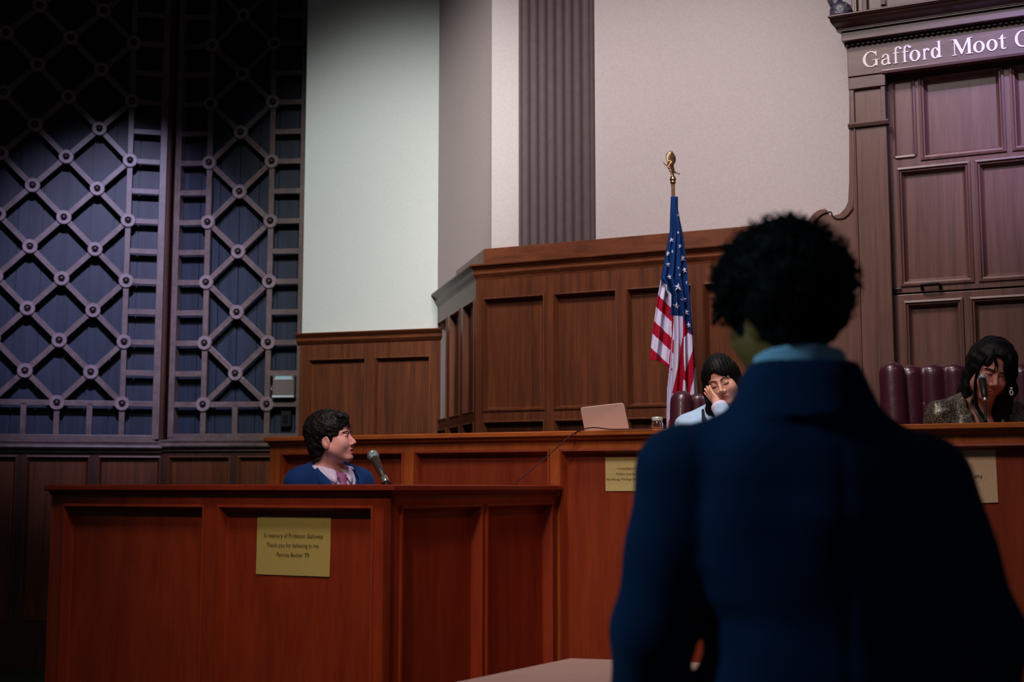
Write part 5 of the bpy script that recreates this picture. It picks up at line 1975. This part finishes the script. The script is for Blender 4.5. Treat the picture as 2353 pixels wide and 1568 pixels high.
# jar
YJr = 5.80
jp = at(1510.5, 985, YJr)
jr = thing('glass_jar', 'small glass jar with a pale lid on the bench by the laptop', 'jar', (jp.x, YJr, ZT))
bm = bmesh.new()
lathe(bm, [(0, .001), (.020, .0), (.024, .004), (.0255, .012), (.0255, .030), (.022, .038), (.0205, .042), (.0205, .047), (.0185, .047), (.0185, .042), (.020, .037), (.0235, .030), (.0235, .012), (.020, .005), (0, .004)], (jp.x, YJr, ZT), 28)
mk('jar_body', bm, M['glass'], jr, smooth=True)
bm = bmesh.new()
lathe(bm, [(.0205, .045), (.0235, .045), (.024, .048), (.024, .057), (.022, .060), (0, .060)], (jp.x, YJr, ZT), 28)
mk('lid', bm, M['jarlid'], jr, smooth=False)


def microphone(name, label, head, tail, foot, hr, hk=.72):
    head, tail, foot = Vector(head), Vector(tail), Vector(foot)
    t = thing(name, label, 'microphone', foot)
    ax = (tail - head).normalized()
    bm = bmesh.new()
    prof = [(0, -hr)]
    for k in range(1, 9):
        a = R(-90 + 16.5 * k)
        prof.append((hr * math.cos(a), hr * math.sin(a)))
    prof += [(hr * .78, hr * .9), (hr * .70, hr * 1.15), (0, hr * 1.15)]
    lathe(bm, prof, head, 24, ax)
    mk('grille', bm, M['mesh_metal'], t, smooth=True)
    bm = bmesh.new(); lathe(bm, [(hr * .96, hr * -.02), (hr * 1.04, hr * .02), (hr * 1.04, hr * .16), (hr * .96, hr * .22)], head, 24, ax); mk('band', bm, M['silver'], t, smooth=True)
    L = (tail - head).length
    bm = bmesh.new(); lathe(bm, [(hr * hk, hr * 1.05), (hr * hk * 1.03, hr * 1.2), (hr * hk * .86, L * .55), (hr * hk * .70, L), (0, L)], head, 20, ax); mk('handle', bm, M['black_grip'] if 'black_grip' in M else M['black'], t, smooth=True)
    bm = bmesh.new()
    lathe(bm, [(0, L * .90), (hr * .58, L * .90), (hr * .60, L * 1.0), (hr * .5, L * 1.06), (hr * .4, L * 1.1), (0, L * 1.1)], head, 16, ax)
    mk('clip', bm, M['silver'], t, smooth=True)
    bm = bmesh.new()
    tube(bm, smooth_pts([tail + ax * L * .06, foot * .4 + (tail + ax * L * .06) * .6, foot + Vector((0, 0, .008))], 4), hr * .34, 10)
    lathe(bm, [(0, 0), (hr * .9, 0), (hr * .9, .004), (hr * .4, .010), (0, .010)], foot, 18)
    mk('stand', bm, M['iron'], t, smooth=True)
    return t


M['black_grip'] = plain('grey_grip', (74, 62, 58), .4, metal=.3, var=.05)
hd = at(857.5, 1048, 4.80)
A_edge = A.hit(888, 1112, -.02)
foot = A.p(A.s(889, 1112, -.03), -.03, ZW)
tl = at(885, 1104, (foot.y + .06))
microphone('microphone', 'grey microphone before the boy on the red-brown stand', hd, tl, foot, .0222)
M['black_grip'] = M['black']
foot = D.p(D.s(2264, 965, -.13), -.13, ZT)
microphone('microphone', 'black microphone standing before the judge in the glittering jacket', at(2257, 868, foot.y + .14), at(2263, 917, foot.y + .05), foot, .0160, .98)

# cable from the bench down to the stand
ctop = D.hit(1330, 992, .038)
pts = []
for x, y in ((1500, 985.5), (1450, 986.5), (1405, 987), (1385, 985), (1362, 983.2), (1340, 987), (1322, 994)):
    pts.append(Vector(D.p(*((lambda h: (h[0], .040, h[1]))(D.hit(x, y, .040))))))
yb0 = pts[-1].y
bend = B.p(B.s(1186, 1111, -.06), -.06, ZW)
low = [(1300, 1011), (1266, 1041), (1240, 1064), (1212, 1087), (1195, 1101), (1187, 1109)]
for k, (x, y) in enumerate(low):
    f = (k + 1) / (len(low) + .5)
    pts.append(at(x, y, (yb0 - .02) * (1 - f) + bend.y * f))
pts.append(bend + Vector((0, 0, .003)))
bm = bmesh.new(); tube(bm, smooth_pts(pts, 6), .0027, 8)
tag(mk('cable', bm, M['cable'], None, smooth=True, org=tuple(bend)), 'thin dark red cable sagging from the bench top to the stand', 'cable')


# ================================================================== leather chairs
def chair(label, x, y, yaw, w, ztop, zseat, n):
    t = thing('leather_chair', label, 'chair', (x, y, PLZ), 'tufted burgundy leather chairs')
    Rm = rotm(yaw)
    G = Grid(axis((x - w - .12, x + w + .12, .010)), axis((y - .25, y + .25, .010)), axis((zseat - .05, ztop + .05, .010)))
    p = loc(G.P, (x, y, 0), Rm)
    d = None
    W2 = (w - .085) * 2
    for k in range(n):
        xx = -W2 / 2 + W2 * (k + .5) / n
        dz = -.018 * (abs(xx) / w) ** 2
        e = chain(p, [(xx, .02, zseat), (xx, .05, (zseat + ztop) / 2), (xx, .09, ztop - W2 / n * .55 + dz)], [W2 / n * .56, W2 / n * .54, W2 / n * .56], .01)
        d = e if d is None else smin(d, e, .012)
    b_ = np.maximum(np.abs(p[0]) - F32(W2 / 2 + .02), np.maximum(np.abs(p[1] - F32(.11)) - F32(.045), np.maximum(p[2] - F32(ztop - .022), F32(zseat) - p[2])))
    d = smin(d, b_, .02)
    solid('backrest', d, G, M['leather'], t, smooth_it=1)
    for sx in (-1, 1):
        d = chain(p, [(sx * (w - .04), -.05, zseat + .1), (sx * (w - .05), -.02, (zseat + ztop) / 2), (sx * (w - .05), .055, ztop - .05)], [.052, .056, .058], .02)
        d = smin(d, chain(p, [(sx * (w - .04), .10, zseat), (sx * (w - .05), .12, ztop - .06)], [.05, .05], .02), .03)
        solid('wing', d, G, M['leather'], t, smooth_it=1)
    c, s = math.cos(R(yaw)), math.sin(R(yaw))

    def q(a, b, z): return Vector((x + a * c - b * s, y + a * s + b * c, z))
    bm = bmesh.new(); lathe(bm, [(0, 0), (w - .10, 0), (w - .06, .03), (w - .06, .08), (w - .12, .12), (0, .13)], q(0, -.22, zseat - .13), 28); mk('seat', bm, M['leather'], t, smooth=True)
    bm = bmesh.new(); tube(bm, [q(0, -.2, PLZ + .06), q(0, -.2, zseat - .12)], .03, 12); mk('column', bm, M['iron'], t, smooth=True)
    for k in range(5):
        a = R(72 * k + 20)
        bm = bmesh.new(); tube(bm, [q(0, -.2, PLZ + .07), q(.26 * math.cos(a), -.2 + .26 * math.sin(a), PLZ + .024)], [.026, .018], 8); mk('leg', bm, M['iron'], t, smooth=True)
        bm = bmesh.new(); lathe(bm, [(0, -.012), (.024, -.012), (.024, .012), (0, .012)], q(.26 * math.cos(a), -.2 + .26 * math.sin(a), PLZ + .024), 12, (math.sin(a), -math.cos(a), 0)); mk('caster', bm, M['black'], t)
    return t


ck = at(1668, 905, 6.30)
chair('burgundy leather chair behind the person with the hand on the cheek', ck.x, 6.30, -16, .27, at(1600, 897, 6.28).z, .98, 5)
ck = at(2222, 840, 5.80)
chair('tufted burgundy leather chair behind the judge in the glittering jacket', ck.x, 5.78, -10, .37, at(2160, 833, 5.85).z, .98, 6)
# ================================================================== light: the hall's violet lamps, and unseen spots added to brighten the rest
def aim(o, target):
    d = Vector(target) - o.location
    o.rotation_euler = d.to_track_quat('-Z', 'Y').to_euler()


def area(name, pos, target, w, h, power, col, spread=180):
    l = bpy.data.lights.new(name, 'AREA')
    l.shape = 'RECTANGLE'; l.size = w; l.size_y = h
    l.energy = power; l.color = col; l.spread = R(spread)
    o = bpy.data.objects.new(name, l); C.objects.link(o); o.location = pos; aim(o, target)
    return o


def spot(name, pos, target, power, col, ang, blend=.6, rad=.08):
    l = bpy.data.lights.new(name, 'SPOT')
    l.energy = power; l.color = col; l.spot_size = R(ang); l.spot_blend = blend; l.shadow_soft_size = rad
    o = bpy.data.objects.new(name, l); C.objects.link(o); o.location = pos; aim(o, target)
    return o


spot('back_key', (.2, 4.7, 5.5), (.75, 7.2, 2.5), 600, (1.0, .90, .88), 74, 1.0, .35)  # unseen key spot, put in to light back wall and bench
spot('wall_wash', (-1.0, 4.2, 5.5), (-.84, 9.3, 2.8), 800, (.965, 1.0, .98), 38, .9, .25)  # unseen spot, put in to brighten the white wall
spot('splay_fill', (-.45, 5.0, 5.5), (.05, 8.6, 3.4), 150, (1.0, .86, .85), 40, 1.0, .3)  # unseen fill, added to even out shade on the splayed wall
spot('violet_lamp', (-1.9, 5.4, 5.5), (-2.95, 9.8, 2.7), 1450, (.62, .60, 1.0), 30, 1.0)
spot('violet_lamp', (1.9, 3.4, 5.5), (2.6, 6.4, 3.3), 1150, (.50, .46, 1.0), 25, 1.0)
spot('stand_fill', (-1.0, .9, 4.6), (-.2, 4.75, 1.2), 260, (1.0, .72, .54), 36, 1.0, .15)  # unseen warm spot, added to brighten the front of the stand
spot('side_fill', (2.5, 2.0, 4.9), (.1, 5.2, .9), 90, (1.0, .36, .40), 22, 1.0, .2)  # unseen red fill, added to lift the dark side of the stand
spot('boy_fill', (.6, 3.2, 5.0), (-.77, 5.75, 1.45), 130, (.95, .72, 1.0), 16, .9, .1)  # unseen fill, added to brighten the boy's face
spot('man_fill', (-3.0, 1.45, 3.9), (.15, 2.0, 1.4), 250, (.40, .82, 1.0), 36, .9, .3)  # unseen cool fill, added for the suited man's back and collar
spot('judge_lamp', (2.6, 3.0, 5.0), (2.0, 5.4, 1.75), 38, (1.0, .82, .86), 22, .9, .2)
area('front_fill', (-.6, 2.6, 5.4), (.9, 6.0, 1.2), 2.0, 1.0, 30, (1.0, .86, .84), 90)  # unseen broad fill, added for general light from the front
wd = bpy.data.worlds.new('world'); SC.world = wd; wd.use_nodes = True
bg = wd.node_tree.nodes['Background']
bg.inputs['Color'].default_value = (.30, .42, .5, 1); bg.inputs['Strength'].default_value = .06

SC.view_settings.view_transform = 'Standard'
SC.view_settings.look = 'None'
SC.view_settings.gamma = 1.0
SC.view_settings.use_curve_mapping = False
SC.view_settings.exposure = 0.0
